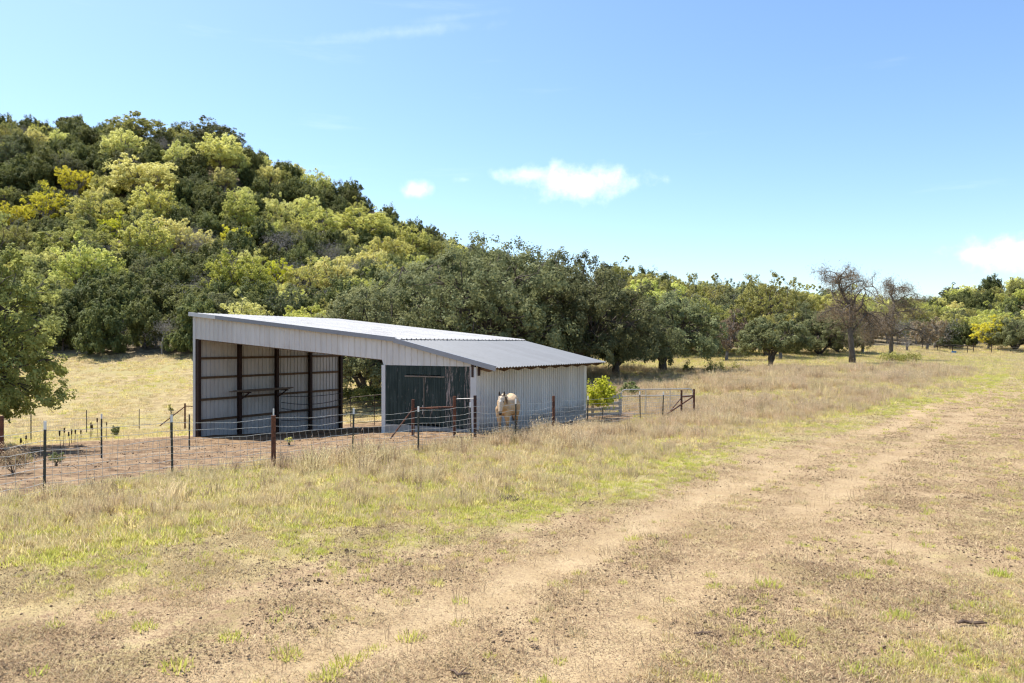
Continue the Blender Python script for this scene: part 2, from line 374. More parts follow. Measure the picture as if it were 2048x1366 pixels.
M = dict(
    wall=metal_mat('wall_sheet', (.70, .675, .635), (.46, .425, .385), .5, 0, .45, (.30, .22, .16)),
    wall_in=metal_mat('wall_sheet_high', (.68, .66, .63), (.34, .32, .30), .55, 0, .4),
    roof=metal_mat('roof_sheet_old', (.62, .60, .57), (.40, .37, .34), .55, .1, .6),
    roof2=metal_mat('roof_sheet_lean', (.18, .188, .20), (.125, .13, .138), .6, 0, .4),
    trim=metal_mat('trim_grey', (.30, .305, .33), (.22, .22, .24), .45, .2, .3),
    trimw=metal_mat('trim_white', (.66, .65, .63), (.46, .44, .41), .5, 0, .3),
    post=simple('post_brown', (.036, .02, .016), (.06, .031, .024), 5, .7),
    wood=simple('old_wood', (.12, .075, .045), (.20, .13, .08), 6, .85, stretch=(1, 1, 1)),
    lumber=simple('grey_lumber', (.17, .13, .10), (.27, .22, .17), 6, .85, stretch=(1, .2, 1)),
    rafter=simple('rafter_wood', (.13, .075, .04), (.19, .115, .065), 6, .85),
    concrete=simple('concrete', (.33, .30, .26), (.42, .385, .34), 4, .9),
    rust=simple('rusty_pipe', (.115, .046, .027), (.19, .078, .042), 9, .85, c3=(.075, .036, .026), s3=.48),
    tpost=simple('t_post_green', (.045, .05, .042), (.08, .078, .065), 12, .7, c3=(.15, .08, .05), s3=.58),
    tip=simple('t_post_tip', (.70, .69, .66), (.80, .79, .76), 9, .6),
    wire=simple('galvanised_wire', (.42, .42, .42), (.58, .57, .55), 8, .45, metal=.5),
    gate=simple('gate_pipe', (.42, .41, .40), (.55, .53, .50), 7, .5, metal=.4),
    panelp=simple('panel_pipe', (.075, .055, .045), (.13, .09, .07), 7, .7),
    grey_wood=simple('weathered_board', (.40, .37, .33), (.55, .51, .46), 7, .9, stretch=(.2, 1, 1)),
    bark=simple('oak_bark', (.075, .06, .048), (.15, .125, .10), 5, .95, stretch=(1, 1, .35), bstr=.6),
    bark_grey=simple('grey_bark', (.17, .155, .14), (.30, .275, .25), 4, .95, stretch=(1, 1, .4)),
    bark_dead=simple('dead_bark', (.10, .083, .066), (.18, .15, .122), 4, .95, stretch=(1, 1, .4)),
    dung=simple('dung', (.055, .035, .022), (.11, .07, .045), 14, .95),
    stick=simple('stick', (.10, .065, .045), (.2, .14, .1), 14, .95),
    stone=simple('stone', (.42, .38, .32), (.56, .52, .46), 9, .9),
    blue=simple('blue_plastic', (.03, .16, .42), (.05, .21, .50), 5, .5),
    cable=simple('black_hose', (.02, .018, .017), (.035, .03, .028), 5, .7),
)
def board_mat():
    m, t, out = newmat('green_board')
    oc = t.add('ShaderNodeTexCoord').outputs['Object']; rnd = t.add('ShaderNodeObjectInfo').outputs['Random']
    v = t.add('ShaderNodeMapping', {'Vector': oc, 'Scale': (5, 5, .55)}).outputs[0]
    v = t.vmath('ADD', v, t.add('ShaderNodeCombineXYZ', {0: t.math('MULTIPLY', rnd, 53.0), 1: 0.0, 2: t.math('MULTIPLY', rnd, 9.0)}).outputs[0])
    n = t.noise(v, 3.2, 8, .72)
    paint = t.mix(t.maprange(t.noise(v, 2, 5), .35, .65), (.022, .034, .030), (.042, .058, .052))
    wear = t.add('ShaderNodeAttribute', attribute_name='wear', attribute_type='OBJECT').outputs['Fac']
    k = t.maprange(t.math('ADD', n, t.math('MULTIPLY', wear, .22)), .61, .71)
    bare = t.mix(t.maprange(t.noise(v, 7, 5), .35, .65), (.27, .20, .17), (.42, .345, .31))
    princ(t, out, t.mix(k, paint, bare), .85, 0, .2, n, .4); return m
M['board'] = board_mat()
L = dict(
    live=leafmat('leaf_live_oak', (.105, .12, .048), (.29, .30, .14), .36),
    live2=leafmat('leaf_live_oak_pale', (.125, .14, .055), (.34, .345, .165), .36),
    juniper=leafmat('leaf_juniper', (.09, .105, .034), (.25, .265, .092), .36, hv=.28),
    lime=leafmat('leaf_lime', (.54, .52, .13), (.88, .85, .36), .45, hv=.12),
    yellow=leafmat('leaf_yellow', (.50, .46, .03), (.82, .77, .10), .48, hv=.12),
    olive=leafmat('leaf_olive', (.22, .22, .055), (.52, .50, .16), .42, hv=.22),
    spring=leafmat('leaf_spring', (.30, .32, .025), (.70, .69, .08), .48, hv=.10),
    red=leafmat('leaf_red', (.34, .11, .04), (.56, .26, .10), .4),
    gold=leafmat('leaf_gold', (.38, .385, .075), (.74, .72, .23), .45, hv=.16),
    brown=leafmat('leaf_brown', (.20, .145, .09), (.36, .28, .18), .3),
    grey=leafmat('twig_grey', (.17, .155, .14), (.36, .33, .30), .1),
    bush=leafmat('leaf_bush', (.13, .17, .05), (.32, .36, .15), .4),
    dry=leafmat('grass_dry', (.33, .24, .115), (.82, .70, .41), .5, hv=.22),
    pink=leafmat('grass_pinkish', (.37, .265, .155), (.75, .61, .40), .5, hv=.25),
    ggreen=leafmat('grass_green', (.34, .37, .06), (.70, .68, .18), .5, hv=.15),
    gyel=leafmat('grass_yellow', (.46, .39, .14), (.84, .73, .34), .5, hv=.15),
    litter=leafmat('litter', (.075, .045, .026), (.42, .30, .175), .1, hv=.25),
    mat=leafmat('dead_mat', (.38, .28, .15), (.74, .60, .37), .3, hv=.2),
    weed=leafmat('weed', (.20, .135, .09), (.46, .34, .22), .35, hv=.25),
    edge=leafmat('leaf_edge_oak', (.18, .205, .05), (.48, .50, .16), .4, hv=.05),
    fresh=leafmat('leaf_fresh', (.22, .25, .045), (.52, .53, .12), .45, hv=.1),
    head=leafmat('seed_head', (.06, .035, .02), (.11, .065, .04), .05),
)

# ------------------------------------------------------------------ ground sheet
def graded(a, b, s0, g):
    r = [a]; s = s0
    while r[-1] < b: r.append(r[-1]+s); s *= g
    return r
xs = np.array([-q for q in graded(36, 1500, .5, 1.09)][::-1]+list(np.arange(-35.6, 48, .36))+graded(48, 1500, .5, 1.09))
ys = np.array([-q for q in graded(-3, 400, 1.0, 1.3)][::-1]+list(np.arange(3.3, 52, .33))+graded(52, 1700, .4, 1.035))
GX, GY = np.meshgrid(xs, ys)
GZ = gz(GX, GY)
u, r, d, yard, bare, fr, n1, n2 = masks(GX, GY)
GZ = GZ+yard*((fbm(GX, GY, .9, 71, 3)-.5)*.14)
wood = sstep(0, 1, np.zeros_like(GX))
azpx = np.where(GY > 1, GX/np.maximum(GY, 1)*F+1024, -3000)
EDGE = lambda px: np.interp(px, [-2000, 0, 750, 900, 1200, 1500, 1800, 2048, 2600], [84, 84, 85, 90, 106, 121, 154, 180, 200])
wood = sstep(-2, 5, GY-EDGE(azpx)+(fbm(GX, GY, 6, 5)-.5)*8)
WASH = np.array([P(-40, 945, 19.5)[:2], P(110, 924, 21.5)[:2], P(230, 913, 24)[:2], P(330, 903, 27)[:2], P(395, 893, 30.5)[:2]])
wash = np.exp(-(sdist(WASH, GX, GY)/.35)**2)
nx_, ny_ = len(xs), len(ys)
idx = np.arange(nx_*ny_).reshape(ny_, nx_)
q = np.stack([idx[:-1, :-1], idx[:-1, 1:], idx[1:, 1:], idx[1:, :-1]], -1).reshape(-1, 4)
gm = mesh_np('ground', np.stack([GX, GY, GZ], -1).reshape(-1, 3), q, M_ground, True,
             dict(bare=bare.ravel(), yard=yard.ravel(), green=np.clip(fr+sstep(.55, .75, n1)*.6, 0, 1).ravel(), wood=wood.ravel(), wash=wash.ravel(), rut=(np.maximum(np.exp(-(r/.46)**2), .6*np.exp(-((r-1.95)/.45)**2))*sstep(.28, .58, n1*.6+n2*.4)*sstep(60, 30, GY)*sstep(-.4, .6, u)).ravel()))
tagp(link('ground', gm), 'sloping pasture of straw grass, bare tan soil and trampled brown yard', 'ground', kind='structure')

# ------------------------------------------------------------------ grass
def blades(X, Y, h, wd_, lean, vv, seg=1, z0=-.01):
    n = len(X); Z = gz(X, Y)+z0
    a = rng.uniform(0, 2*np.pi, n); b = rng.uniform(0, 2*np.pi, n)
    wx, wy = np.cos(a)*wd_/2, np.sin(a)*wd_/2; lx, ly = np.cos(b)*lean*h, np.sin(b)*lean*h
    hz = h*np.sqrt(np.maximum(.03, 1-np.minimum(lean, .98)**2))
    if seg == 1:
        V = np.stack([np.stack([X-wx, Y-wy, Z], -1), np.stack([X+wx, Y+wy, Z], -1), np.stack([X+lx, Y+ly, Z+hz], -1)], 1)
        Fc = [np.arange(3*n).reshape(n, 3)]; k = 3
    else:
        m = .35
        V = np.stack([np.stack([X-wx, Y-wy, Z], -1), np.stack([X+wx, Y+wy, Z], -1),
                      np.stack([X+lx*m+wx*.7, Y+ly*m+wy*.7, Z+hz*.62], -1), np.stack([X+lx*m-wx*.7, Y+ly*m-wy*.7, Z+hz*.62], -1),
                      np.stack([X+lx, Y+ly, Z+hz], -1)], 1)
        i = np.arange(n)[:, None]*5
        Fc = [i+np.array([[0, 1, 2, 3]]), i+np.array([[3, 2, 4]])]; k = 5
    return V.reshape(-1, 3), Fc, np.repeat(vv, k)
def scatter(n, d0, d1, pw, px0=-260, px1=2300):
    """points in the wedge in front, denser close by"""
    uu = rng.uniform(0, 1, n); e = 2-pw
    dd = (d0**e+uu*(d1**e-d0**e))**(1/e)
    pp = rng.uniform(px0, px1, n)
    return (pp-1024)/F*dd, dd
def grass(name, label, mat, X, Y, h, w_, lean, vv, seg=1, cat='grass'):
    V, Fc, v = blades(X, Y, h, w_, lean, vv, seg)
    tagp(link(name, mesh_np(name, V, Fc, mat, False, dict(v=v))), label, cat, kind='stuff')
BARN_O = np.array([-14.9, 34.9]); BA = -math.radians(30.5)
def barn_local(x, y):
    dx, dy = np.asarray(x)-BARN_O[0], np.asarray(y)-BARN_O[1]
    return dx*math.cos(BA)+dy*math.sin(BA), -dx*math.sin(BA)+dy*math.cos(BA)
def off_barn(x, y):
    s, t = barn_local(x, y); return ~((s > -.2) & (s < 16) & (t > -.3) & (t < 10))
def azp(X, Y): return X/np.maximum(Y, .1)*F+1024
def tallness(X, Y):
    u, r, d, yard, bare, fr, n1, n2 = masks(X, Y)
    k = sstep(.3, -2.2, u)*(yard < .35)*off_barn(X, Y)
    return k, u, d, yard, bare, fr, n1, n2

# tufts: small meshes set out by geometry nodes
def tuft(nm, mat, n, rad, h0, h1, wd_, l0, l1, seed, flat=False, forb=0):
    q = np.random.default_rng(seed); V = []; Fc = []; vv = []
    th = q.uniform(0, 6.283, n); rr_ = rad*np.sqrt(q.uniform(0, 1, n)); v0 = q.uniform(0, 1, n)
    for k in range(n):
        x, y = rr_[k]*math.cos(th[k]), rr_[k]*math.sin(th[k]); h = q.uniform(h0, h1)*(1-.35*rr_[k]/rad); le = q.uniform(l0, l1)
        a = th[k]+q.normal(0, .9); b = q.uniform(0, 6.283); wx, wy = math.cos(b)*wd_/2, math.sin(b)*wd_/2
        lx, ly = math.cos(a)*le*h, math.sin(a)*le*h; hz = h*math.sqrt(max(.02, 1-min(le, .985)**2)); z = q.uniform(.0, .012) if flat else -.01
        o = len(V)
        V += [(x-wx, y-wy, z), (x+wx, y+wy, z), (x+lx*.4+wx*.75, y+ly*.4+wy*.75, z+hz*.62), (x+lx*.4-wx*.75, y+ly*.4-wy*.75, z+hz*.62), (x+lx, y+ly, z+hz)]
        Fc.append(((o, o+1, o+2, o+3), (o+3, o+2, o+4))); vv += [v0[k]]*5
        for f in range(forb if q.uniform() < .6 else 0):            # side sprigs and seed heads near the tip
            t_ = q.uniform(.5, 1); p = (x+lx*t_*t_, y+ly*t_*t_, z+hz*t_); d_ = q.normal(0, 1, 3); d_[2] = abs(d_[2])*.8; d_ *= h*.13/np.linalg.norm(d_); o = len(V)
            V += [p, (p[0]+d_[0]*.5+wx*1.3, p[1]+d_[1]*.5+wy*1.3, p[2]+d_[2]*.5), (p[0]+d_[0], p[1]+d_[1], p[2]+d_[2]), (p[0]+d_[0]*.5-wx*1.3, p[1]+d_[1]*.5-wy*1.3, p[2]+d_[2]*.5)]
            Fc.append(((o, o+1, o+2, o+3),)); vv += [min(1, v0[k]+.2)]*4
    quads = [f for g in Fc for f in g if len(f) == 4]; tris = [f for g in Fc for f in g if len(f) == 3]
    return mesh_np(nm, np.array(V), [np.array(quads), np.array(tris)], mat, False, dict(v=np.array(vv)))
def setout(name, label, X, Y, scl, variants, cat='grass', var=None):
    n = len(X); Z = gz(X, Y)
    me = bpy.data.meshes.new(name); me.vertices.add(n); me.vertices.foreach_set('co', np.stack([X, Y, Z], -1).astype(np.float32).ravel())
    at_ = dict(scl=scl, rot=rng.uniform(0, 6.283, n), var=(rng.integers(0, len(variants), n) if var is None else var).astype(float))
    for k, a in at_.items(): t_ = me.attributes.new(k, 'FLOAT', 'POINT'); t_.data.foreach_set('value', np.asarray(a, np.float32))
    me.update(); o = tagp(link(name, me), label, cat, kind='stuff')
    ng = bpy.data.node_groups.new(name, 'GeometryNodeTree'); g = NT(ng)
    ng.interface.new_socket('Geometry', in_out='INPUT', socket_type='NodeSocketGeometry'); ng.interface.new_socket('Geometry', in_out='OUTPUT', socket_type='NodeSocketGeometry')
    gi = g.add('NodeGroupInput'); go = g.add('NodeGroupOutput'); jn = g.add('GeometryNodeJoinGeometry')
    def attr(k):
        a = g.add('GeometryNodeInputNamedAttribute', data_type='FLOAT'); a.inputs['Name'].default_value = k; return a.outputs['Attribute']
    rot = g.add('ShaderNodeCombineXYZ', {2: attr('rot')}).outputs[0]; sc_ = attr('scl'); va = attr('var')
    for k, m in enumerate(variants):
        ob = bpy.data.objects.new(m.name, m)
        oi = g.add('GeometryNodeObjectInfo'); oi.inputs['Object'].default_value = ob; oi.inputs['As Instance'].default_value = True
        cm = g.add('FunctionNodeCompare', data_type='FLOAT', operation='EQUAL'); g.l.new(va, cm.inputs[0]); cm.inputs[1].default_value = k; cm.inputs['Epsilon'].default_value = .1
        ip = g.add('GeometryNodeInstanceOnPoints'); g.l.new(gi.outputs[0], ip.inputs['Points']); g.l.new(cm.outputs[0], ip.inputs['Selection'])
        g.l.new(oi.outputs['Geometry'], ip.inputs['Instance']); g.l.new(rot, ip.inputs['Rotation']); g.l.new(sc_, ip.inputs['Scale']); g.l.new(ip.outputs[0], jn.inputs[0])
    g.l.new(jn.outputs[0], go.inputs[0]); md = o.modifiers.new('set_out', 'NODES'); md.node_group = ng
    return o
TD = [tuft('dry_tuft_%d' % k, L['dry'], 55, .16, .22, .50, .0085, .05, .65, 300+k, forb=2) for k in range(4)]
TP = [tuft('pink_tuft_%d' % k, L['pink'], 60, .16, .26, .52, .008, .05, .5, 310+k, forb=3) for k in range(4)]
TW = [tuft('forb_%d' % k, L['weed'], 20, .10, .18, .48, .009, .05, .55, 320+k, forb=6) for k in range(3)]
TX = [tuft('stem_%d' % k, L['weed'], 4, .06, .10, .36, .005, .05, .4, 370+k, forb=3) for k in range(4)]
TG = [tuft('green_tuft_%d' % k, L['ggreen'], 46, .11, .05, .14, .010, .15, .9, 330+k) for k in range(3)]
TS = [tuft('straw_tuft_%d' % k, L['dry'], 46, .13, .05, .17, .010, .15, .88, 345+k) for k in range(3)]
TY = [tuft('yellow_tuft_%d' % k, L['gyel'], 46, .12, .05, .16, .010, .1, .85, 340+k) for k in range(3)]
TM = [tuft('dead_mat_%d' % k, L['mat'], 34, .20, .03, .09, .007, .75, .985, 350+k, True) for k in range(4)]
TC = [tuft('chaff_%d' % k, L['litter'], 30, .22, .012, .055, .008, .8, .99, 360+k, True) for k in range(4)]
# tall meadow grass
X, Y = scatter(60000, 8.3, 80, 1.2)
u, r, d, yard, bare, fr, n1, n2 = masks(X, Y)
az = azp(X, Y)
k = sstep(.5, -.7, u)*(yard < .3)*off_barn(X, Y)*~((az < 1010) & (Y > 31))
patch = fbm(X, Y, 1.6, 133, 3)
keep = rng.uniform(0, 1, len(X)) < k*(.25+.75*sstep(.34, .54, patch))
X, Y, u, d, n1, n2, patch = X[keep], Y[keep], u[keep], d[keep], n1[keep], n2[keep], patch[keep]
sc_ = rng.uniform(.4, 1.15, len(X))*(1+.45*(rng.uniform(0, 1, len(X)) < .12))*(.45+.55*sstep(0, -3.2, u))*(.5+.6*sstep(.35, .65, n1))*(1+.012*d)
far = sstep(17, 27, Y)
kind = rng.uniform(0, 1, len(X)); pinkp = .08+.64*far*sstep(.3, .5, fbm(X, Y, 6, 44)+.1*far)
pk = kind < pinkp; wd2 = ~pk & (rng.uniform(0, 1, len(X)) < .34); dr = ~pk & ~wd2
setout('pink_grass', 'tall pinkish brown dry grass of the meadow beside the track', X[pk], Y[pk], sc_[pk], TP)
setout('dry_grass', 'tall straw coloured dry grass of the meadow in front of the wire fence', X[dr], Y[dr], sc_[dr], TD)
setout('dry_weeds', 'brown branching weeds mixed into the meadow grass', X[wd2], Y[wd2], sc_[wd2], TW, 'weeds')
# short grass: green and yellow, in patches
X, Y = scatter(120000, 6.4, 125, 1.35)
u, r, d, yard, bare, fr, n1, n2 = masks(X, Y)
k = sstep(.6, -.6, u)*(yard < .3)
gpatch = sstep(.46, .60, fbm(X, Y, 2.4, 90, 3)*.55+fbm(X, Y, .7, 91, 3)*.45)
right = sstep(5.5, 9.5, u+(n1-.5)*5)
dens = np.clip(fr+.6*gpatch*k+.28*k+right*(.15+.5*gpatch)+.35*gpatch*sstep(26, 40, Y), 0, 1)*(1-.7*np.clip(bare, 0, 1)*(u > 0)*(right < .5))*(yard < .3)*off_barn(X, Y)*~((azp(X, Y) < 1010) & (Y > 31))
rutm = np.maximum(np.exp(-(r/.55)**4), np.exp(-((r-1.95)/.5)**4))*(Y < 34)
dens = np.maximum(dens, .10*(u > 0)*(yard < .2)*sstep(.46, .6, n2))*(1-.9*rutm)
keep = rng.uniform(0, 1, len(X)) < dens
X, Y, u, d, fr, gp, k, right = X[keep], Y[keep], u[keep], d[keep], fr[keep], gpatch[keep], k[keep], right[keep]
gsel = rng.uniform(0, 1, len(X)) < np.clip(.22+.5*fr+.22*gp-.1*right, 0, .8)
sc_ = rng.uniform(.5, 1.25, len(X))*(.75+.5*k)*(1+.018*np.maximum(0, d-8))
setout('green_grass', 'short bright green grass along the edge of the track', X[gsel], Y[gsel], sc_[gsel], TG)
setout('yellow_grass', 'short yellowing grass scattered through the meadow and beside the track', X[~gsel], Y[~gsel], sc_[~gsel], TY+TS)
# flattened dead grass and chaff on the driven strip
X, Y = scatter(74000, 6.2, 60, 1.45)
u, r, d, yard, bare, fr, n1, n2 = masks(X, Y)
rutm = np.maximum(np.exp(-(r/.55)**4), np.exp(-((r-1.95)/.5)**4))*sstep(.26, .52, n1*.6+n2*.4)
mp = fbm(X, Y, .55, 66, 3)*.7+fbm(X, Y, 2.2, 68, 2)*.3
keep = (u > -1) & (yard < .4) & (rng.uniform(0, 1, len(X)) < (.12+.88*sstep(.40, .60, mp))*(1-.8*rutm))
X, Y, u, d, mp = X[keep], Y[keep], u[keep], d[keep], mp[keep]
ms = rng.uniform(0, 1, len(X)) < .30+.45*sstep(.5, .65, fbm(X, Y, 3.5, 67))
sc_ = rng.uniform(.6, 1.3, len(X))*(1+.02*np.maximum(0, d-9))
setout('dead_grass_mat', 'flattened dead grass lying over the soil of the track', X[ms], Y[ms], sc_[ms], TM)
setout('chaff', 'dark chaff and crumbled stalks on the bare soil of the track', X[~ms], Y[~ms], sc_[~ms], TC, 'straw')
# crumbs of soil on the strip
def crumbs(nm, seed):
    q = np.random.default_rng(seed); n = 26; oc_ = np.array([[1, 0, 0], [-1, 0, 0], [0, 1, 0], [0, -1, 0], [0, 0, .8], [0, 0, -.5]])
    c_ = np.stack([q.normal(0, .15, n), q.normal(0, .15, n), np.full(n, .004)], -1); sz = q.uniform(.003, .009, n)*(1+1.2*(q.uniform(0, 1, n) < .08))
    V = (oc_[None]*sz[:, None, None]*q.uniform(.6, 1.4, (n, 6, 3))+c_[:, None]).reshape(-1, 3)
    of = np.array([[0, 2, 4], [2, 1, 4], [1, 3, 4], [3, 0, 4], [2, 0, 5], [1, 2, 5], [3, 1, 5], [0, 3, 5]])
    return mesh_np(nm, V, (of[None]+np.arange(n)[:, None, None]*6).reshape(-1, 3), M['crumb'])
M['crumb'] = simple('crumb', (.13, .085, .05), (.38, .27, .17), 30, .95)
TB = [crumbs('crumbs_%d' % k, 380+k) for k in range(4)]
X, Y = scatter(12000, 6.2, 40, 1.5)
u, r, d, yard, bare, fr, n1, n2 = masks(X, Y)
keep = (u > -.6) & (yard < .5) & (np.maximum(np.exp(-(r/.55)**4), np.exp(-((r-1.95)/.5)**4)) < .5) & (rng.uniform(0, 1, len(X)) < .15+.85*sstep(.40, .6, fbm(X, Y, .9, 166, 3)))
X, Y, d = X[keep], Y[keep], d[keep]
setout('soil_crumbs', 'loose crumbs of soil and dung scattered over the track', X, Y, rng.uniform(.7, 1.4, len(X))*(1+.02*np.maximum(0, d-9)), TB, 'soil')
# back and far pasture
X, Y = scatter(60000, 31, 178, 1.05)
az = azp(X, Y); yard = yard_mask(X, Y); d = np.hypot(X, Y)
keep = (yard < .25) & off_barn(X, Y) & (Y < EDGE(az)+1) & ((az < 1010) | (Y > 66)) & (rng.uniform(0, 1, len(X)) < .3+.7*sstep(.36, .58, fbm(X, Y, 3, 61)))
X, Y, d = X[keep], Y[keep], d[keep]
lowgreen = .45*sstep(.5, .66, fbm(X, Y, 9, 88))+.5*np.exp(-(((X+18)/9)**2+((Y-39)/5)**2)) > rng.uniform(0, 1, len(X))
sc_ = rng.uniform(.7, 1.5, len(X))*(1+.018*np.maximum(0, d-20))
setout('pasture_straw', 'pale straw grass covering the pasture below the wooded hill', X[~lowgreen], Y[~lowgreen], sc_[~lowgreen], TY[:1]+TS)
setout('pasture_green', 'greener grass patches of the far pasture', X[lowgreen], Y[lowgreen], sc_[lowgreen], TG[:1]+TY)
# thin upright weeds and single bright tufts on the strip
X, Y = scatter(3600, 6.5, 34, 1.4)
u, r, d, yard, bare, fr, n1, n2 = masks(X, Y)
keep = (u > .3) & (rng.uniform(0, 1, len(X)) < .5*sstep(.42, .6, n1)+.06)
X, Y = X[keep], Y[keep]
setout('thin_weeds', 'thin upright dead weeds standing on the track', X, Y, rng.uniform(.5, 1.2, len(X)), TX, 'weeds')
tx, ty = scatter(700, 6.6, 36, 1.7)
u, r, d, yard, bare, fr, n1, n2 = masks(tx, ty)
kp = (u > -.3) & (rng.uniform(0, 1, len(tx)) < .18+.8*sstep(4.5, 9, u+3*(n1-.5)))
tx, ty = tx[kp], ty[kp]
ex = [P(px, py, CZ*F/(py-HY))[:2] for px, py in ((1945, 1318), (1705, 1335), (820, 1270), (1500, 1262), (345, 1336), (570, 1306), (684, 1322), (1860, 1332), (1790, 1225), (1530, 1162),
      (1720, 1145), (1770, 1120), (1990, 1140), (1265, 1070), (1850, 1306), (1915, 1290), (280, 1262), (455, 1280), (650, 1352), (1985, 1362), (1080, 1360), (1410, 1352), (240, 1145), (180, 1150), (1570, 1280))]
X = np.concatenate([tx]+[[e[0]] for e in ex]+[[e[0]+.07] for e in ex]); Y = np.concatenate([ty]+[[e[1]] for e in ex]+[[e[1]-.03] for e in ex])
setout('grass_tufts', 'single bright green grass tufts dotted over the bare track', X, Y, np.concatenate([rng.uniform(.45, .95, len(tx)), rng.uniform(.75, 1.35, 2*len(ex))]), TG)
# clods of the trampled yard
X, Y = scatter(7000, 13, 46, 1.0, -200, 1500)
ym = yard_mask(X, Y); keep = (ym > .7) & off_barn(X, Y); X, Y = X[keep], Y[keep]
n = len(X); sz = rng.uniform(.008, .028, n)*(1+(rng.uniform(0, 1, n) < .05)*1.0); Z = gz(X, Y)
octa = np.array([[1, 0, 0], [-1, 0, 0], [0, 1, 0], [0, -1, 0], [0, 0, .7], [0, 0, -.7]])
V = octa[None]*sz[:, None, None]*rng.uniform(.6, 1.3, (n, 6, 3))+np.stack([X, Y, Z+.01], -1)[:, None]
of = np.array([[0, 2, 4], [2, 1, 4], [1, 3, 4], [3, 0, 4], [2, 0, 5], [1, 2, 5], [3, 1, 5], [0, 3, 5]])
Fc = (of[None]+np.arange(n)[:, None, None]*6).reshape(-1, 3)
M['clod'] = simple('clod', (.11, .068, .042), (.26, .175, .11), 8, .95)
tagp(link('dirt_clods', mesh_np('dirt_clods', V.reshape(-1, 3), Fc, M['clod'])), 'dark clods and hoof-turned soil of the yard', 'soil', kind='stuff')

# ------------------------------------------------------------------ trees
def rot_rand(n, r_):
    v = r_.normal(0, 1, (n, 3)); return v/np.linalg.norm(v, axis=1, keepdims=True)
def leaf_cards(C, N, size, aspect, r_, up=None):
    """rhombic leaves at C with normals N"""
    n = len(C)
    t = rot_rand(n, r_) if up is None else up
    t = t-N*(t*N).sum(1, keepdims=True); t /= np.linalg.norm(t, axis=1, keepdims=True)+1e-9
    b = np.cross(N, t); s = size[:, None]
    V = np.stack([C-t*s*.5, C+b*s*aspect*.5, C+t*s*.5, C-b*s*aspect*.5], 1).reshape(-1, 3)
    return V, np.arange(4*n).reshape(n, 4)
def branch_path(a, b, r_, sag=.15, n=4):
    a = np.array(a, float); b = np.array(b, float); L_ = np.linalg.norm(b-a)
    pts = [a+(b-a)*i/(n-1) for i in range(n)]
    for i in range(1, n-1): pts[i] = pts[i]+r_.normal(0, sag*L_*.5, 3)+np.array([0, 0, L_*sag*.5])
    return pts
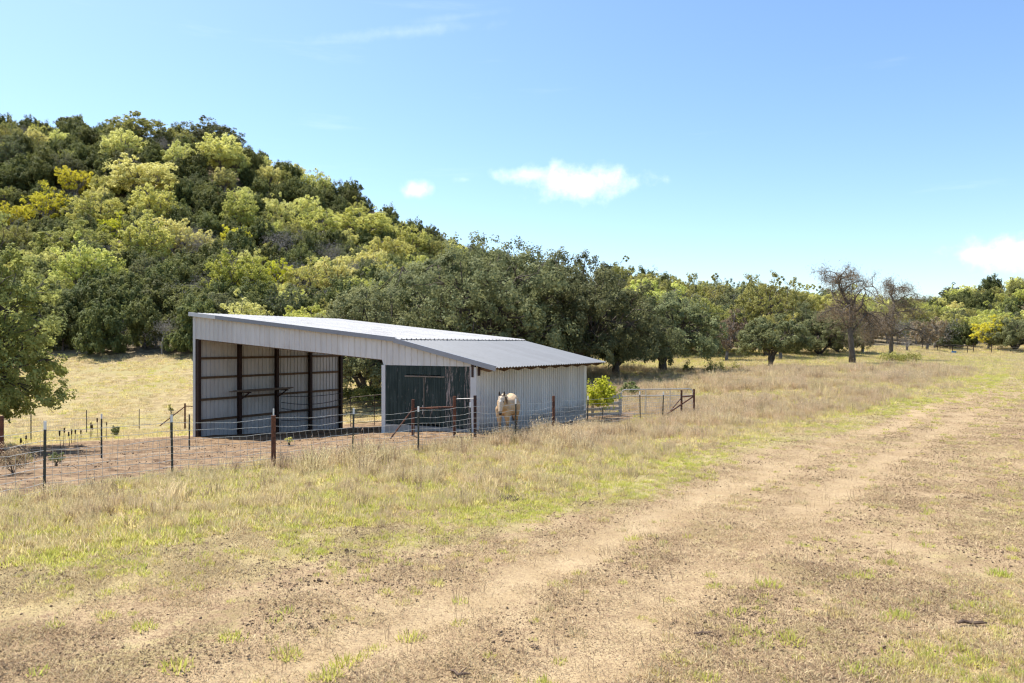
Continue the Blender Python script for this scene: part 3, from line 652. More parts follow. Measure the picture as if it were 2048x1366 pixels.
def make_tree(seed, H, W, fork, K, cr, nleaf, lsize, kind='oak', lean=(0, 0), trunk_r=None, mainlimbs=6, low=.0, ragged=.25, spread=1.0, gap=0.0, trunks=1):
    """returns (wood mesh builder, leaf V, F, v); base at origin"""
    r_ = np.random.default_rng(seed); mb = MB(); trunk_r = trunk_r or H*.035
    # crown clump centres
    cen = []
    zc = fork*.8+(H-fork*.8)*.48; rz = (H-fork*.8)*.5
    tries = 0
    mind = cr*1.0
    while len(cen) < K and tries < 6000:
        tries += 1
        v = rot_rand(1, r_)[0]*r_.uniform(.25, 1)**.45
        if kind == 'juniper':
            zz = r_.uniform(0.04, 1)**.9; rad = W/2*(1-zz**2.6)**.6*(.8+.2*zz)*(1+.22*math.sin(seed+7*zz))
            a = r_.uniform(0, 6.28); q_ = r_.uniform(.15, 1)**.5
            p = np.array([math.cos(a)*rad*q_, math.sin(a)*rad*q_, fork*.4+zz*(H-fork*.4-cr*.6)])
        else:
            if v[2] < -.55+low*.0: continue
            p = np.array([v[0]*(W/2-cr*.6), v[1]*(W/2-cr*.6), zc+v[2]*(rz-cr*.5)])
            rr = math.hypot(p[0], p[1])/(W/2)
            p[2] -= low*rr**2*H*.28
            p[2] *= 1+r_.normal(0, ragged*.15)
            if p[2] < cr*.55: continue
        p[0] += lean[0]*p[2]/H; p[1] += lean[1]*p[2]/H
        if all(np.linalg.norm(p-c) > mind*(1 if tries < 3000 else .6) for c in cen): cen.append(p)
    cen = np.array(cen)
    # wood
    roots = []
    for k in range(trunks):
        a = 6.28*k/trunks+1.0; off = 0 if trunks == 1 else trunk_r*1.2
        b0 = np.array([math.cos(a)*off, math.sin(a)*off, -.15])
        top = np.array([lean[0]*fork/H+math.cos(a)*off*(1+2*(trunks > 1)), lean[1]*fork/H+math.sin(a)*off*(1+2*(trunks > 1)), fork])
        tp = branch_path(b0, top, r_, .06, 5)
        mb.tube(tp, [trunk_r*1.45, trunk_r*1.05, trunk_r, trunk_r*.95, trunk_r*.85], 8); roots.append(top)
    if kind == 'juniper':
        mb.tube([roots[0], (0, 0, H*.85)], [trunk_r*.8, .03], 5)
        for c in cen[::2]:
            z0 = min(c[2]*.75, H*.8); mb.tube([(0, 0, z0), c], [.05, .02], 3)
    else:
        ang = np.arctan2(cen[:, 1], cen[:, 0]); sect = ((ang+math.pi)/(2*math.pi)*mainlimbs).astype(int) % mainlimbs
        for s_ in range(mainlimbs):
            g = cen[sect == s_]
            if len(g) == 0: continue
            hub = g.mean(0); hub = hub*.62+np.array([0, 0, fork])*.38
            rt = roots[s_ % len(roots)]
            pth = branch_path(rt-np.array([0, 0, .15]), hub, r_, .2, 5)
            mb.tube(pth, np.linspace(trunk_r*.55, trunk_r*.3, 5), 6)
            for c in g:
                f = r_.uniform(.35, 1); k0 = pth[1]*(1-f)+pth[4]*f if f < .5 else pth[2]*(1-f)+pth[4]*f
                pp = branch_path(k0, c+np.array([0, 0, cr*.3]), r_, .22, 4)
                mb.tube(pp, np.linspace(trunk_r*.24, trunk_r*.05, 4), 4)
                for _ in range(3):
                    e = c+rot_rand(1, r_)[0]*cr*r_.uniform(.6, 1.05); mb.tube([pp[2], (pp[2]+e)/2+r_.normal(0, .12*cr, 3), e], [trunk_r*.08, trunk_r*.05, .008], 3)
    # leaves: each clump is itself many sprigs
    Cs, Ns, Ss = [], [], []
    per = max(8, nleaf//len(cen))
    for c in cen:
        ns = 11; k = cr*r_.uniform(.6, 1.2)
        sp = rot_rand(ns, r_)*(r_.uniform(.15, 1, (ns, 1))**.45)*k*np.array([1, 1, .78 if kind != 'juniper' else 1.15])
        if gap: sp = sp[r_.uniform(0, 1, ns) > gap]
        ns = len(sp)
        if ns == 0: continue
        w_ = r_.integers(0, ns, per)
        off = rot_rand(per, r_)*(r_.uniform(0, 1, (per, 1))**.5)*k*.34
        if kind == 'juniper': off[:, 2] *= 1.5
        p = c+sp[w_]+off
        out = (sp[w_]+off*1.4)/k; nrm = rot_rand(per, r_)*.6+out*1.0+np.array([0, 0, .35])
        Cs.append(p); Ns.append(nrm/np.linalg.norm(nrm, axis=1, keepdims=True)); Ss.append(lsize*r_.uniform(.55, 1.35, per))
    C = np.concatenate(Cs); N = np.concatenate(Ns); S = np.concatenate(Ss)
    ok = C[:, 2] > .12; C, N, S = C[ok], N[ok], S[ok]
    up = None
    if kind == 'juniper': up = rot_rand(len(C), r_)*.5+np.array([0, 0, 1.0]); 
    V, Fc = leaf_cards(C, N, S, .5 if kind == 'juniper' else .62, r_, up)
    v = np.repeat(r_.uniform(0, 1, len(C)), 4)
    return mb, V, Fc, v
def make_bare(seed, H, W, trunk_r, depth=6, droop=.15, twig=.5, lean=0.0, ncl=0, fork=.3, thick=1.0):
    r_ = np.random.default_rng(seed); mb = MB(); tips = []
    def grow(p, dr, L_, rad, lev):
        n = 4 if lev < 3 else 3; pts = [p]; d_ = dr.copy()
        for i in range(n-1):
            d_ = d_+r_.normal(0, (.25+.05*lev)*(.35 if lev == 0 else 1), 3)*.8; d_[2] += (.06 if lev < 3 else -droop*.5); d_ /= np.linalg.norm(d_)
            pts.append(pts[-1]+d_*L_/(n-1))
        r1 = rad*.62
        mb.tube(pts, np.linspace(rad, r1, n), 8 if lev == 0 else (5 if lev < 3 else 3), cap=False)
        if lev >= depth: tips.append(pts[-1]); return
        kids = 3 if lev < 2 else (r_.integers(2, 4) if lev < depth-1 else 4)
        for k in range(kids):
            q_ = rot_rand(1, r_)[0]; nd = d_*(.75 if lev else .6)+q_*(.95 if lev < 2 else 1.0); nd[2] = nd[2]*.8+(.28 if lev < 3 else -droop); nd /= np.linalg.norm(nd)
            st = pts[-1] if k < 2 else pts[-2]
            grow(st, nd, L_*r_.uniform(.62, .9), max(.006*thick, r1*r_.uniform(.5, .85)), lev+1)
    grow(np.array([0, 0, -.15]), np.array([lean, 0, 1.0])/math.hypot(lean, 1), H*fork, trunk_r, 0)
    V = np.array(mb.v); top = V[:, 2].max(); wx = np.percentile(np.abs(V[:, :2]), 98)
    sx = (W/2)/wx; V[:, 2] *= H/top
    g = sstep(0, .3*H, V[:, 2]); V[:, :2] *= (1+(sx-1)*g)[:, None]
    mb.v = [tuple(p) for p in V]
    T = np.array(tips); T[:, 2] *= H/top; T[:, :2] *= sx
    out = None
    if ncl:
        C = np.repeat(T, ncl, 0)+r_.normal(0, twig, (len(T)*ncl, 3)); N = rot_rand(len(C), r_)
        VV, Fc = leaf_cards(C, N, r_.uniform(.16, .5, len(C)), .14, r_); out = (VV, Fc, np.repeat(r_.uniform(0, 1, len(C)), 4))
    return mb, out
def make_leader(seed, H, W, trunk_r, bare_to=.3):
    r_ = np.random.default_rng(seed); mb = MB(); tips = []
    pts = [np.array([0, 0, -.15])]; n = 9
    for i in range(1, n):
        q = i/(n-1); k = .05 if q < .4 else .5
        pts.append(np.array([pts[-1][0]+r_.normal(0, k)*W*.09-.012*W, pts[-1][1]+r_.normal(0, k)*W*.09, H*q]))
    rad = [trunk_r*(1.25 if i == 0 else 1-.80*(i/(n-1))**1.2) for i in range(n)]
    mb.tube(pts, rad, 8)
    def axis(f): k = f*(n-1); i = min(int(k), n-2); return pts[i]+(pts[i+1]-pts[i])*(k-i)
    def limb(p, dr, L_, r0, lev):
        m = 6 if lev == 0 else 4; path = [np.array(p)]; d_ = dr.copy()
        for j in range(1, m):
            d_ = d_+r_.normal(0, .30, 3); d_[2] += (.30 if lev == 0 and j < 3 else -.34 if lev < 2 else -.2); d_ /= np.linalg.norm(d_)
            path.append(path[-1]+d_*L_/(m-1))
        path = [np.array([a[0], a[1], max(a[2], .35)]) for a in path]
        mb.tube(path, np.linspace(r0, max(r0*.35, .011), m), 6 if lev == 0 else 4 if lev == 1 else 3, cap=False)
        if lev == 3: tips.append(path[-1]); return
        for _ in range((7, 5, 4)[lev]):
            k = r_.uniform(.25, 1)*(m-1); i = min(int(k), m-2); q = path[i]+(path[i+1]-path[i])*(k-i)
            nd = (path[i+1]-path[i]); nd = nd/(np.linalg.norm(nd)+1e-6)*.5+rot_rand(1, r_)[0]; nd[2] += .1; nd /= np.linalg.norm(nd)
            limb(q, nd, L_*r_.uniform(.30, .52), max(r0*r_.uniform(.34, .5), .012), lev+1)
    for i in range(15):
        f = bare_to+(1-bare_to)*(i+r_.uniform(0, .9))/15; a = i*2.4+r_.uniform(-.5, .5)
        limb(axis(min(f, .99)), np.array([math.cos(a), math.sin(a), .45]), W*.5*(1.0-.62*max(0, f-.45)/.55)*r_.uniform(.75, 1.15), trunk_r*(.52-.34*f), 0)
    T = np.array(tips); C = np.repeat(T, 6, 0)+r_.normal(0, .38, (len(T)*6, 3)); N = rot_rand(len(C), r_)
    VV, Fc = leaf_cards(C, N, r_.uniform(.2, .6, len(C)), .07, r_)
    return mb, (VV, Fc, np.repeat(r_.uniform(0, 1, len(C)), 4))
PROTO = {}
def proto(key, wood, leaves, wmat, lmat):
    """first tree of a kind: meshes shared by its copies"""
    wm = wood.mesh(key+'_trunk', wmat, True)
    lm = mesh_np(key+'_crown', leaves[0], leaves[1], lmat, False, dict(v=leaves[2])) if leaves is not None else None
    PROTO[key] = (wm, lm)
def oak(key, seed, *a, wm='bark', lm='live', **k):
    r_ = make_tree(seed, *a, **k); proto(key, r_[0], r_[1:], M[wm], L[lm])
oak('live_a', 11, 11.5, 17, 1.6, 115, 1.4, 66000, .21, low=.55, trunk_r=.5)
oak('live_b', 12, 10.5, 15, 1.2, 95, 1.35, 56000, .21, low=.7, trunk_r=.42, mainlimbs=7)
oak('live_c', 13, 8.4, 14.5, 1.1, 90, 1.2, 52000, .20, low=.75, trunk_r=.45)
oak('live_small', 14, 6.0, 8.6, 1.4, 55, 1.0, 30000, .19, low=.45, trunk_r=.24, trunks=2, lean=(.9, 0))
for i in range(4): oak('hill_oak_%d' % i, 30+i, 7.5, 9.0-.5*i, 2.0, 62+5*i, .95, 19000, .22, lm='lime', wm='bark_grey', gap=.22, ragged=.8)
for i in range(3): oak('thin_oak_%d' % i, 50+i, 7.5, 7.5, 2.2, 48, .9, 9500, .22, lm='yellow', wm='bark_grey', gap=.35, ragged=.7)
for i in range(4): oak('juniper_%d' % i, 70+i, 5.4+.4*i, 5.8-.3*i, .7, 44, .95, 15000, .27, kind='juniper', lm='juniper', trunk_r=.16)
for i in range(3):
    mb, lv = make_bare(90+i, 7.0, 8.5, .2, 6, .02, .45, 0, 3, .26); proto('grey_%d' % i, mb, lv, M['bark_grey'], L['grey'])
mb, lv = make_leader(101, 10.9, 11.0, .36); proto('dead_a', mb, lv, M['bark_dead'], L['brown'])
mb, lv = make_leader(104, 11.0, 11.0, .34, .2); proto('dead_b', mb, lv, M['bark_dead'], L['brown'])
oak('tall_sparse', 110, 11.5, 9.0, 4.5, 34, 1.1, 9000, .22, lm='olive', wm='bark_dead', gap=.45, ragged=.6, trunk_r=.33)
oak('ridge_oak', 112, 8.0, 8.5, 2.8, 34, 1.1, 11000, .24, lm='olive', wm='bark', gap=.35, ragged=.6)
oak('near_tree', 120, 11.0, 10.5, 1.5, 150, 1.0, 72000, .16, low=.75, trunk_r=.35, lm='edge', mainlimbs=8, gap=.14, ragged=.6)

def tree(name, key, x, y, scale, rz, label, group=None, lmat=None, cat='tree', wide=1.0, dz=0.0):
    e = empty(name, (x, y, g1(x, y)+dz), rz); e.scale = (scale*wide, scale*wide, scale)
    tagp(e, label, cat, group)
    wm, lm = PROTO[key]
    link('trunk', wm, e)
    if lm:
        c = link('crown', lm, e)
        if lmat: c.material_slots[0].link = 'OBJECT'; c.material_slots[0].material = lmat
    return e
def at(px, d): return (px-1024)/F*d, d
def hillhit(px, py):
    """distance at which the ray of a photo pixel meets the slope"""
    dd = np.linspace(84, 330, 500); z = gz((px-1024)/F*dd, dd, False); ray = CZ-(py-HY)/F*dd
    k = np.argmax(z >= ray); return dd[k] if z[k] >= ray[k] else None

# oaks round the barn
x, y = at(955, 58); tree('live_oak', 'live_a', x, y, 1.06, .4, 'massive spreading live oak right behind the barn roof')
x, y = at(1150, 62); tree('live_oak', 'live_b', x, y, 1.05, 2.0, 'live oak hanging low over the right end of the barn', wide=.92)
x, y = at(742, 55); tree('live_oak', 'live_b', x, y, .86, 4.2, 'live oak behind the middle of the barn, left of the massive one', lmat=L['live2'], dz=-.7)
x, y = at(1045, 72); tree('live_oak', 'live_a', x, y, 1.10, 3.0, 'tall ragged-topped live oak farther back between the big oaks')
x, y = at(880, 74); tree('live_oak', 'live_c', x, y, 1.38, 1.0, 'live oak with thin top twigs behind the massive oak', lmat=L['live2'])
x, y = at(1232, 67); tree('live_oak', 'live_c', x, y, 1.02, 2.6, 'rounded live oak between barn end and the lone field oak', wide=.8)
x, y = at(1325, 75); tree('live_oak', 'live_c', x, y, 1.02, .2, 'dark live oak with thick short trunk standing in the field beyond the pipe gate')
x, y = at(1540, 84); tree('live_oak', 'live_small', x, y, 1.04, .1, 'small live oak on two leaning trunks at the field edge')
x, y = at(1705, 90); tree('bare_oak', 'dead_a', x, y, 1.0, .3, 'tall nearly bare oak with straight dark trunk in the field')
x, y = at(1782, 108); tree('bare_oak', 'dead_b', x, y, 1.0, 1.3, 'bare drooping oak just right of the tall straight one')
x, y = at(1535, 112); tree('sparse_oak', 'tall_sparse', x, y, 1.12, 1.0, 'tall sparse oak with open twisted top above the small leaning oak')
x, y = at(1300, 112); tree('sparse_oak', 'ridge_oak', x, y, 1.35, 2.0, 'open-topped olive oak behind the lone field oak', lmat=L['gold'])
tree('live_oak', 'near_tree', -22.4, 29.0, .93, .7, 'dense evergreen oak at the left edge with branches down to the wire fence', dz=-.9)
# second row between them and the right
row = [(1215, 105, 'live_b', .82, None, 'dull green'), (1265, 118, 'hill_oak_0', 1.15, 'olive', 'olive'), (1345, 118, 'hill_oak_1', 1.2, 'olive', 'olive'), (1400, 112, 'hill_oak_2', 1.2, 'olive', 'olive'),
       (1440, 118, 'live_c', 1.02, 'live', 'dark green'), (1490, 116, 'hill_oak_3', 1.1, 'olive', 'dull olive'), (1590, 122, 'live_b', .86, 'live', 'dark green'),
       (1640, 118, 'live_c', .92, 'live2', 'pale green'), (1560, 105, 'thin_oak_0', .95, 'olive', 'thin olive'), (1675, 128, 'live_b', .8, 'live', 'dark'), (1725, 130, 'hill_oak_1', 1.0, 'brown', 'brown'),
       (1455, 102, 'thin_oak_1', .9, 'brown', 'thin brownish'), (1815, 140, 'grey_1', 1.1, None, 'bare grey'), (1855, 150, 'thin_oak_2', 1.0, 'brown', 'thin russet'), (1868, 158, 'grey_0', 1.0, None, 'bare grey'),
       (1895, 160, 'juniper_1', 1.05, None, 'dark juniper'), (1925, 168, 'juniper_0', 1.0, None, 'dark juniper'), (1955, 176, 'hill_oak_2', 0.93, 'gold', 'golden'), (1978, 160, 'thin_oak_1', .95, 'yellow', 'bright yellow'),
       (2005, 180, 'hill_oak_0', 0.96, 'gold', 'golden'), (2030, 158, 'live_c', .95, 'live', 'dark green'), (2060, 175, 'hill_oak_3', 0.89, 'gold', 'golden'), (1985, 196, 'hill_oak_1', 1.11, 'gold', 'golden'), (1775, 165, 'hill_oak_3', 1.1, 'olive', 'olive'),
       (2110, 168, 'live_b', .8, 'live', 'dark green'), (1835, 175, 'hill_oak_2', 1.1, 'olive', 'olive')]
nth = {}
places = {1215: 'behind the right barn oaks', 1265: 'left of the open-topped oak', 1345: 'right of the open-topped oak', 1400: 'above the gap right of the lone field oak', 1440: 'between the lone field oak and the small leaning oak',
          1490: 'behind the left side of the small leaning oak', 1590: 'right behind the tall sparse oak', 1640: 'behind the right side of the small leaning oak', 1560: 'below the tall sparse oak', 1675: 'behind the left of the tall bare oak',
          1725: 'behind the tall bare oak trunk', 1455: 'in the gap left of the small leaning oak', 1815: 'at the right of the drooping bare oak', 1855: 'standing by the far fence', 1868: 'beside the russet tree at the far fence', 1895: 'left behind the long pipe rail',
          1925: 'right behind the long pipe rail', 1955: 'behind the junipers at the far field edge', 1978: 'glowing at the far right field edge', 2005: 'right of the bright yellow tree', 2030: 'at the far right edge of the field', 2060: 'at the right picture border',
          1985: 'highest of the golden ones behind the yellow tree', 1775: 'behind the drooping bare oak', 2110: 'just beyond the right picture border', 1835: 'seen past the drooping bare oak'}
for i, (px, dd, key, s, lm, adj) in enumerate(row):
    x, y = at(px, dd)
    tree('juniper' if 'juniper' in key else 'bare_tree' if 'grey' in key else 'oak', key, x, y, s, i*1.7, '%s tree %s' % (adj, places[px]), 'trees along the far field edge', L[lm] if lm else None, dz=-.7*s if 'juniper' not in key else 0)

# wooded hill: the trees that stand out, then the junipers and oaks between them
feat = [(285, 272, 150, 'olive'), (420, 282, 140, 'dark'), (250, 305, 95, 'lime'), (145, 260, 90, 'juniper'), (15, 222, 60, 'olive'), (85, 266, 42, 'yellow'), (120, 285, 45, 'lime'), (440, 318, 110, 'lime'), (355, 322, 70, 'limew'),
        (470, 335, 60, 'lime'), (290, 365, 175, 'lime'), (310, 428, 110, 'limeo'), (192, 440, 110, 'limeo'), (95, 425, 105, 'yellow'), (150, 370, 75, 'yellow'), (25, 440, 60, 'yellow'), (240, 290, 40, 'lime'), (535, 362, 55, 'lime'), (490, 402, 50, 'limew'),
        (290, 500, 130, 'limeo'), (150, 500, 130, 'olive'), (40, 500, 90, 'olive'), (230, 470, 70, 'yellow'), (480, 440, 90, 'limeo'), (470, 490, 70, 'yellow'), (560, 440, 70, 'lime'), (610, 430, 70, 'lime'), (640, 460, 110, 'yellowl'), (720, 462, 130, 'limeo'),
        (700, 380, 50, 'juniper'), (590, 352, 45, 'lime'), (640, 380, 60, 'lime'), (380, 500, 100, 'grey'), (550, 500, 110, 'grey'), (420, 520, 90, 'grey'), (660, 520, 100, 'grey'), (700, 555, 90, 'grey'), (600, 560, 100, 'grey'),
        (780, 520, 110, 'gold'), (820, 500, 90, 'gold'), (760, 565, 80, 'yellowl'), (170, 560, 150, 'limeo'), (110, 540, 80, 'lime'), (290, 560, 80, 'dark'), (360, 545, 70, 'juniper'), (70, 555, 70, 'juniper'), (480, 575, 150, 'spring'), (500, 545, 70, 'limew'),
        (555, 565, 80, 'yellow'), (610, 575, 90, 'yellowl'), (580, 618, 70, 'lime'), (650, 610, 80, 'grey'), (690, 490, 60, 'lime'), (880, 520, 70, 'olive'), (840, 555, 80, 'gold'), (250, 600, 100, 'juniper'), (330, 610, 110, 'juniper'), (390, 640, 90, 'juniper'),
        (200, 620, 90, 'juniper'), (290, 650, 80, 'juniper'), (230, 665, 70, 'grey'), (150, 620, 80, 'dark'), (440, 640, 100, 'dark'), (430, 395, 20, 'red'), (245, 425, 30, 'red'), (362, 432, 26, 'red'), (390, 325, 26, 'red')]
KD = {'lime': ('hill_oak_%d', 4, 'lime', 'pale yellow-green oak'), 'limew': ('hill_oak_%d', 4, 'lime', 'whitish green oak'), 'limeo': ('hill_oak_%d', 4, 'gold', 'golden green oak'), 'olive': ('hill_oak_%d', 4, 'olive', 'olive green oak'),
      'dark': ('hill_oak_%d', 4, 'live', 'dark green oak'), 'yellow': ('thin_oak_%d', 3, 'yellow', 'bright yellow thin tree'), 'yellowl': ('thin_oak_%d', 3, 'gold', 'golden yellow thin tree'), 'gold': ('hill_oak_%d', 4, 'gold', 'golden oak'),
      'spring': ('hill_oak_%d', 4, 'fresh', 'fresh green oak'), 'grey': ('grey_%d', 3, None, 'bare grey tree'), 'juniper': ('juniper_%d', 4, None, 'dark green juniper'), 'red': ('thin_oak_%d', 3, 'red', 'small rusty red tree')}
KW = {'hill_oak_%d': 8.2, 'thin_oak_%d': 7.5, 'grey_%d': 8.5, 'juniper_%d': 5.2}
KH = {'hill_oak_%d': 7.5, 'thin_oak_%d': 7.5, 'grey_%d': 7.0, 'juniper_%d': 6.0}
placed = []
def band(px, py):
    c = 'left' if px < 230 else 'middle' if px < 520 else 'right'
    v = 'near the crest' if py < 340 else 'half way up' if py < 480 else 'low' if py < 590 else 'at the foot'
    return '%s on the %s of the hill' % (v, c)
rr = random.Random(5)
for i, (px, py, wpx, kd) in enumerate(feat):
    key, nk, lm, adj = KD[kd]
    d0 = hillhit(px, py+wpx*.35) or hillhit(px, py+wpx*.7)
    if d0 is None: d0 = 150
    d0 = max(d0, 86)
    sc_ = min(1.9, max(.3, wpx/F*d0/KW[key]))
    d1 = hillhit(px, py+KH[key]*min(sc_, 1.15)*.5*F/d0) or d0
    d1 = max(87, d1)
    x, y = at(px, d1); placed.append((x, y, KW[key]*sc_*.5)); wf = rr.uniform(.92, 1.08)*max(1, sc_/1.15); sc_ = min(sc_, 1.15)
    tree('juniper' if kd == 'juniper' else 'bare_tree' if kd == 'grey' else 'oak', key % (i % nk), x, y, sc_, rr.uniform(0, 6.28), '%s %s' % (adj, band(px, py)), 'trees standing out on the wooded hill: '+kd, L[lm] if lm else None, wide=wf)
cand = []
RIDGE = lambda px: np.interp(px, [-200, 0, 220, 450, 600, 700, 800, 900, 1000, 1200, 1400, 1600, 1830, 2048, 2400], [192, 190, 182, 175, 165, 158, 152, 150, 160, 185, 215, 235, 285, 265, 260])
r2 = np.random.default_rng(77)
for _ in range(9000):
    px = r2.uniform(-120, 1010); e0 = float(EDGE(px)); d0 = r2.uniform(e0+1, min(196, float(RIDGE(px))+(9 if px < 420 else 30 if px < 650 else 40)))
    x, y = at(px, d0)
    rad = 2.35*r2.uniform(.85, 1.3)
    if all((x-a)**2+(y-b)**2 > (rad+c*.5)**2 for a, b, c in placed):
        placed.append((x, y, rad)); cand.append((x, y, rad, px, d0))
print('hill fill', len(cand))
zz = gz(np.array([c[0] for c in cand]), np.array([c[1] for c in cand]))
for i, (x, y, rad, px, d0) in enumerate(cand):
    q = r2.uniform(); py = HY-(zz[i]+3-CZ)/d0*F
    low_ = py > 430
    kd = 'juniper' if q < (.60 if low_ else .78) else 'olive' if q < (.66 if low_ else .82) else 'grey' if q < (.78 if low_ else .84) else 'limeo' if q < .90 else 'lime' if q < .97 else 'dark'
    key, nk, lm, adj = KD[kd]
    sc_ = rad*2.25/KW[key]*r2.uniform(.9, 1.25)
    tree('juniper' if kd == 'juniper' else 'bare_tree' if kd == 'grey' else 'oak', key % (i % nk), x, y, min(sc_, 1.25), r2.uniform(0, 6.28),
         '%s filling the wood %s' % (adj, band(px, py)), 'close-set trees of the wooded hill: '+kd, L[lm] if lm else None)
# wooded rise on the right, far away
n_ = 0
SIL = lambda px: np.interp(px, [1000, 1150, 1200, 1290, 1400, 1500, 1640, 1830, 1900, 2048, 2200], [470, 490, 530, 565, 585, 595, 595, 615, 595, 590, 590]) if px < 1770 else 9999
for _ in range(2600):
    px = r2.uniform(1010, 2160); e0 = float(EDGE(px))+12; d0 = r2.uniform(e0, float(RIDGE(px))+5)
    x, y = at(px, d0); rad = r2.uniform(3.2, 4.8) if px < 1750 else r2.uniform(2.4, 3.5)
    if HY-(g1(x, y)+rad*1.9-CZ)/d0*F > SIL(px)+6: continue
    if all((x-a)**2+(y-b)**2 > (rad+c*.7)**2 for a, b, c in placed):
        placed.append((x, y, rad)); n_ += 1
        q = r2.uniform(); kd = 'juniper' if q < .14 else 'olive' if q < .48 else 'lime' if q < .70 else 'limeo' if q < .82 else 'dark' if q < .95 else 'grey'
        if px < 1650 and kd == 'lime': kd = 'olive'
        key, nk, lm, adj = KD[kd]
        tree('juniper' if kd == 'juniper' else 'bare_tree' if kd == 'grey' else 'oak', key % (n_ % nk), x, y, rad*2.3/KW[key], r2.uniform(0, 6.28),
             '%s on the low wooded rise %s' % (adj, 'behind the big oaks' if px < 1400 else 'behind the bare oaks' if px < 1830 else 'at the far right'), 'trees of the low far rise: '+kd, L[lm] if lm else None)
print('rise trees', n_)

# ------------------------------------------------------------------ barn
BZ = -1.25
barn = empty('metal_barn', (BARN_O[0], BARN_O[1], BZ), BA)
tagp(barn, 'open-fronted metal barn with pale corrugated roof, white walls and dark green boarded room', 'barn')
def bw(s, t):
    return BARN_O[0]+s*math.cos(BA)-t*math.sin(BA), BARN_O[1]+s*math.sin(BA)+t*math.cos(BA)
def bg_(s, t):
    x, y = bw(s, t); return g1(x, y)-BZ
def roof_z(s): return 5.78-.1*s if s < 12.3 else 4.50-.228*(s-12.3)
def sheet(name, mat, origin, du, dv, nrm, width, len0, len1, pitch, depth, prof='rib', thick=.004, parent=barn):
    """ribbed sheet: width along du, from len0(u) to len1(u) along dv"""
    origin, du, dv, nrm = (Vector(q) for q in (origin, du, dv, nrm))
    us = []
    n = max(1, round(width/pitch)); p = width/n
    for i in range(n):
        b = i*p
        if prof == 'rib': us += [(b, 0), (b+p*.38, 0), (b+p*.44, depth), (b+p*.56, depth), (b+p*.62, 0)]
        else: us += [(b+p*k/6, depth*(.5-.5*math.cos(2*math.pi*k/6))) for k in range(6)]
    us.append((width, 0))
    V = []
    for side in (0, -thick):
        for uu, h in us:
            for ln in (len0, len1):
                V.append(origin+du*uu+dv*(ln(uu) if callable(ln) else ln)+nrm*(h+side))
    k = len(us); Fc = []
    for i in range(k-1):
        a = 2*i; Fc.append((a, a+2, a+3, a+1)); c = 2*k+a; Fc.append((c+1, c+3, c+2, c))
        Fc.append((a+1, a+3, c+3, c+1)); Fc.append((a, c, c+2, a+2))
    Fc.append((0, 1, 2*k+1, 2*k)); e = 2*(k-1); Fc.append((e, 2*k+e, 2*k+e+1, e+1))
    mb = MB(); mb.add(V, Fc); return mb.build(name, mat, parent)
# main roof sheets (ribs run down the slope, along s)
import itertools
sl = Vector((1, 0, -.1)).normalized(); nr = Vector((.1, 0, 1)).normalized()
t0 = -.2; nsh = 11; wsh = (9.7-t0)/nsh
for i in range(nsh):
    sheet('roof_sheet', M['roof'], (-.12, t0+i*wsh, roof_z(-.12)+.003*(i % 2)), (0, 1, 0), sl, nr, wsh+.01, 0, (12.52)*1.005, .3, .04)
sl2 = Vector((1, 0, -.228)).normalized(); nr2 = Vector((.228, 0, 1)).normalized()
nsh = 15; wsh = (9.65-t0)/nsh
for i in range(nsh):
    sheet('lean_to_roof_sheet', M['roof2'], (12.12, t0+i*wsh, roof_z(12.31)+.04+.003*(i % 2)), (0, 1, 0), sl2, nr2, wsh+.01, 0, 4.62*1.026, .2, .045, 'wave')
# purlins and rafters
for i in range(5):
    t = .15+i*2.33; mb = MB(); mb.bar((-.1, t, roof_z(0)-.16), (12.25, t, roof_z(12.25)-.16), .09, .24); mb.build('rafter', M['post'], barn)
for i in range(9):
    s = .3+i*1.45; mb = MB(); mb.box(s-.03, s+.03, -.05, 9.7, roof_z(s)-.10, roof_z(s)-.02); mb.build('purlin', M['wood'], barn)
for i in range(10):
    t = .12+i*1.05; mb = MB()
    a, b = 12.35, 16.62; h = .26
    mb.add([(a, t-.025, roof_z(a)-.01), (b, t-.025, roof_z(b)-.005), (b, t-.025, roof_z(b)-.05), (b-.35, t-.025, roof_z(b-.35)-h), (a, t-.025, roof_z(a)-h)] +
           [(a, t+.025, roof_z(a)-.01), (b, t+.025, roof_z(b)-.005), (b, t+.025, roof_z(b)-.05), (b-.35, t+.025, roof_z(b-.35)-h), (a, t+.025, roof_z(a)-h)],
           [(0, 1, 2, 3, 4), (9, 8, 7, 6, 5), (0, 5, 6, 1), (1, 6, 7, 2), (2, 7, 8, 3), (3, 8, 9, 4), (4, 9, 5, 0)])
    mb.build('rafter_end', M['rafter'], barn)
# rake trim along the front edge and fascia caps
def rake(s0, s1, mat, off=.0, dep=.17, nm='rake_trim'):
    mb = MB(); mb.bar((s0, t0-.03-off, roof_z(s0)-.035), (s1, t0-.03-off, roof_z(s1)-.035), .055, dep); o = mb.build(nm, mat, barn); return o
rake(-.15, 1.75, M['trimw'], .004, .175); rake(1.75, 12.2, M['trim'])
mb = MB(); mb.bar((12.15, t0-.03, roof_z(12.31)+.0), (16.76, t0-.03, roof_z(16.76)-.0), .06, .18); mb.build('rake_trim', M['trim'], barn)
mb = MB(); mb.bar((-.15, t0, roof_z(-.15)-.06), (-.15, 9.7, roof_z(-.15)-.06), .05, .16); mb.build('eave_trim', M['trimw'], barn)
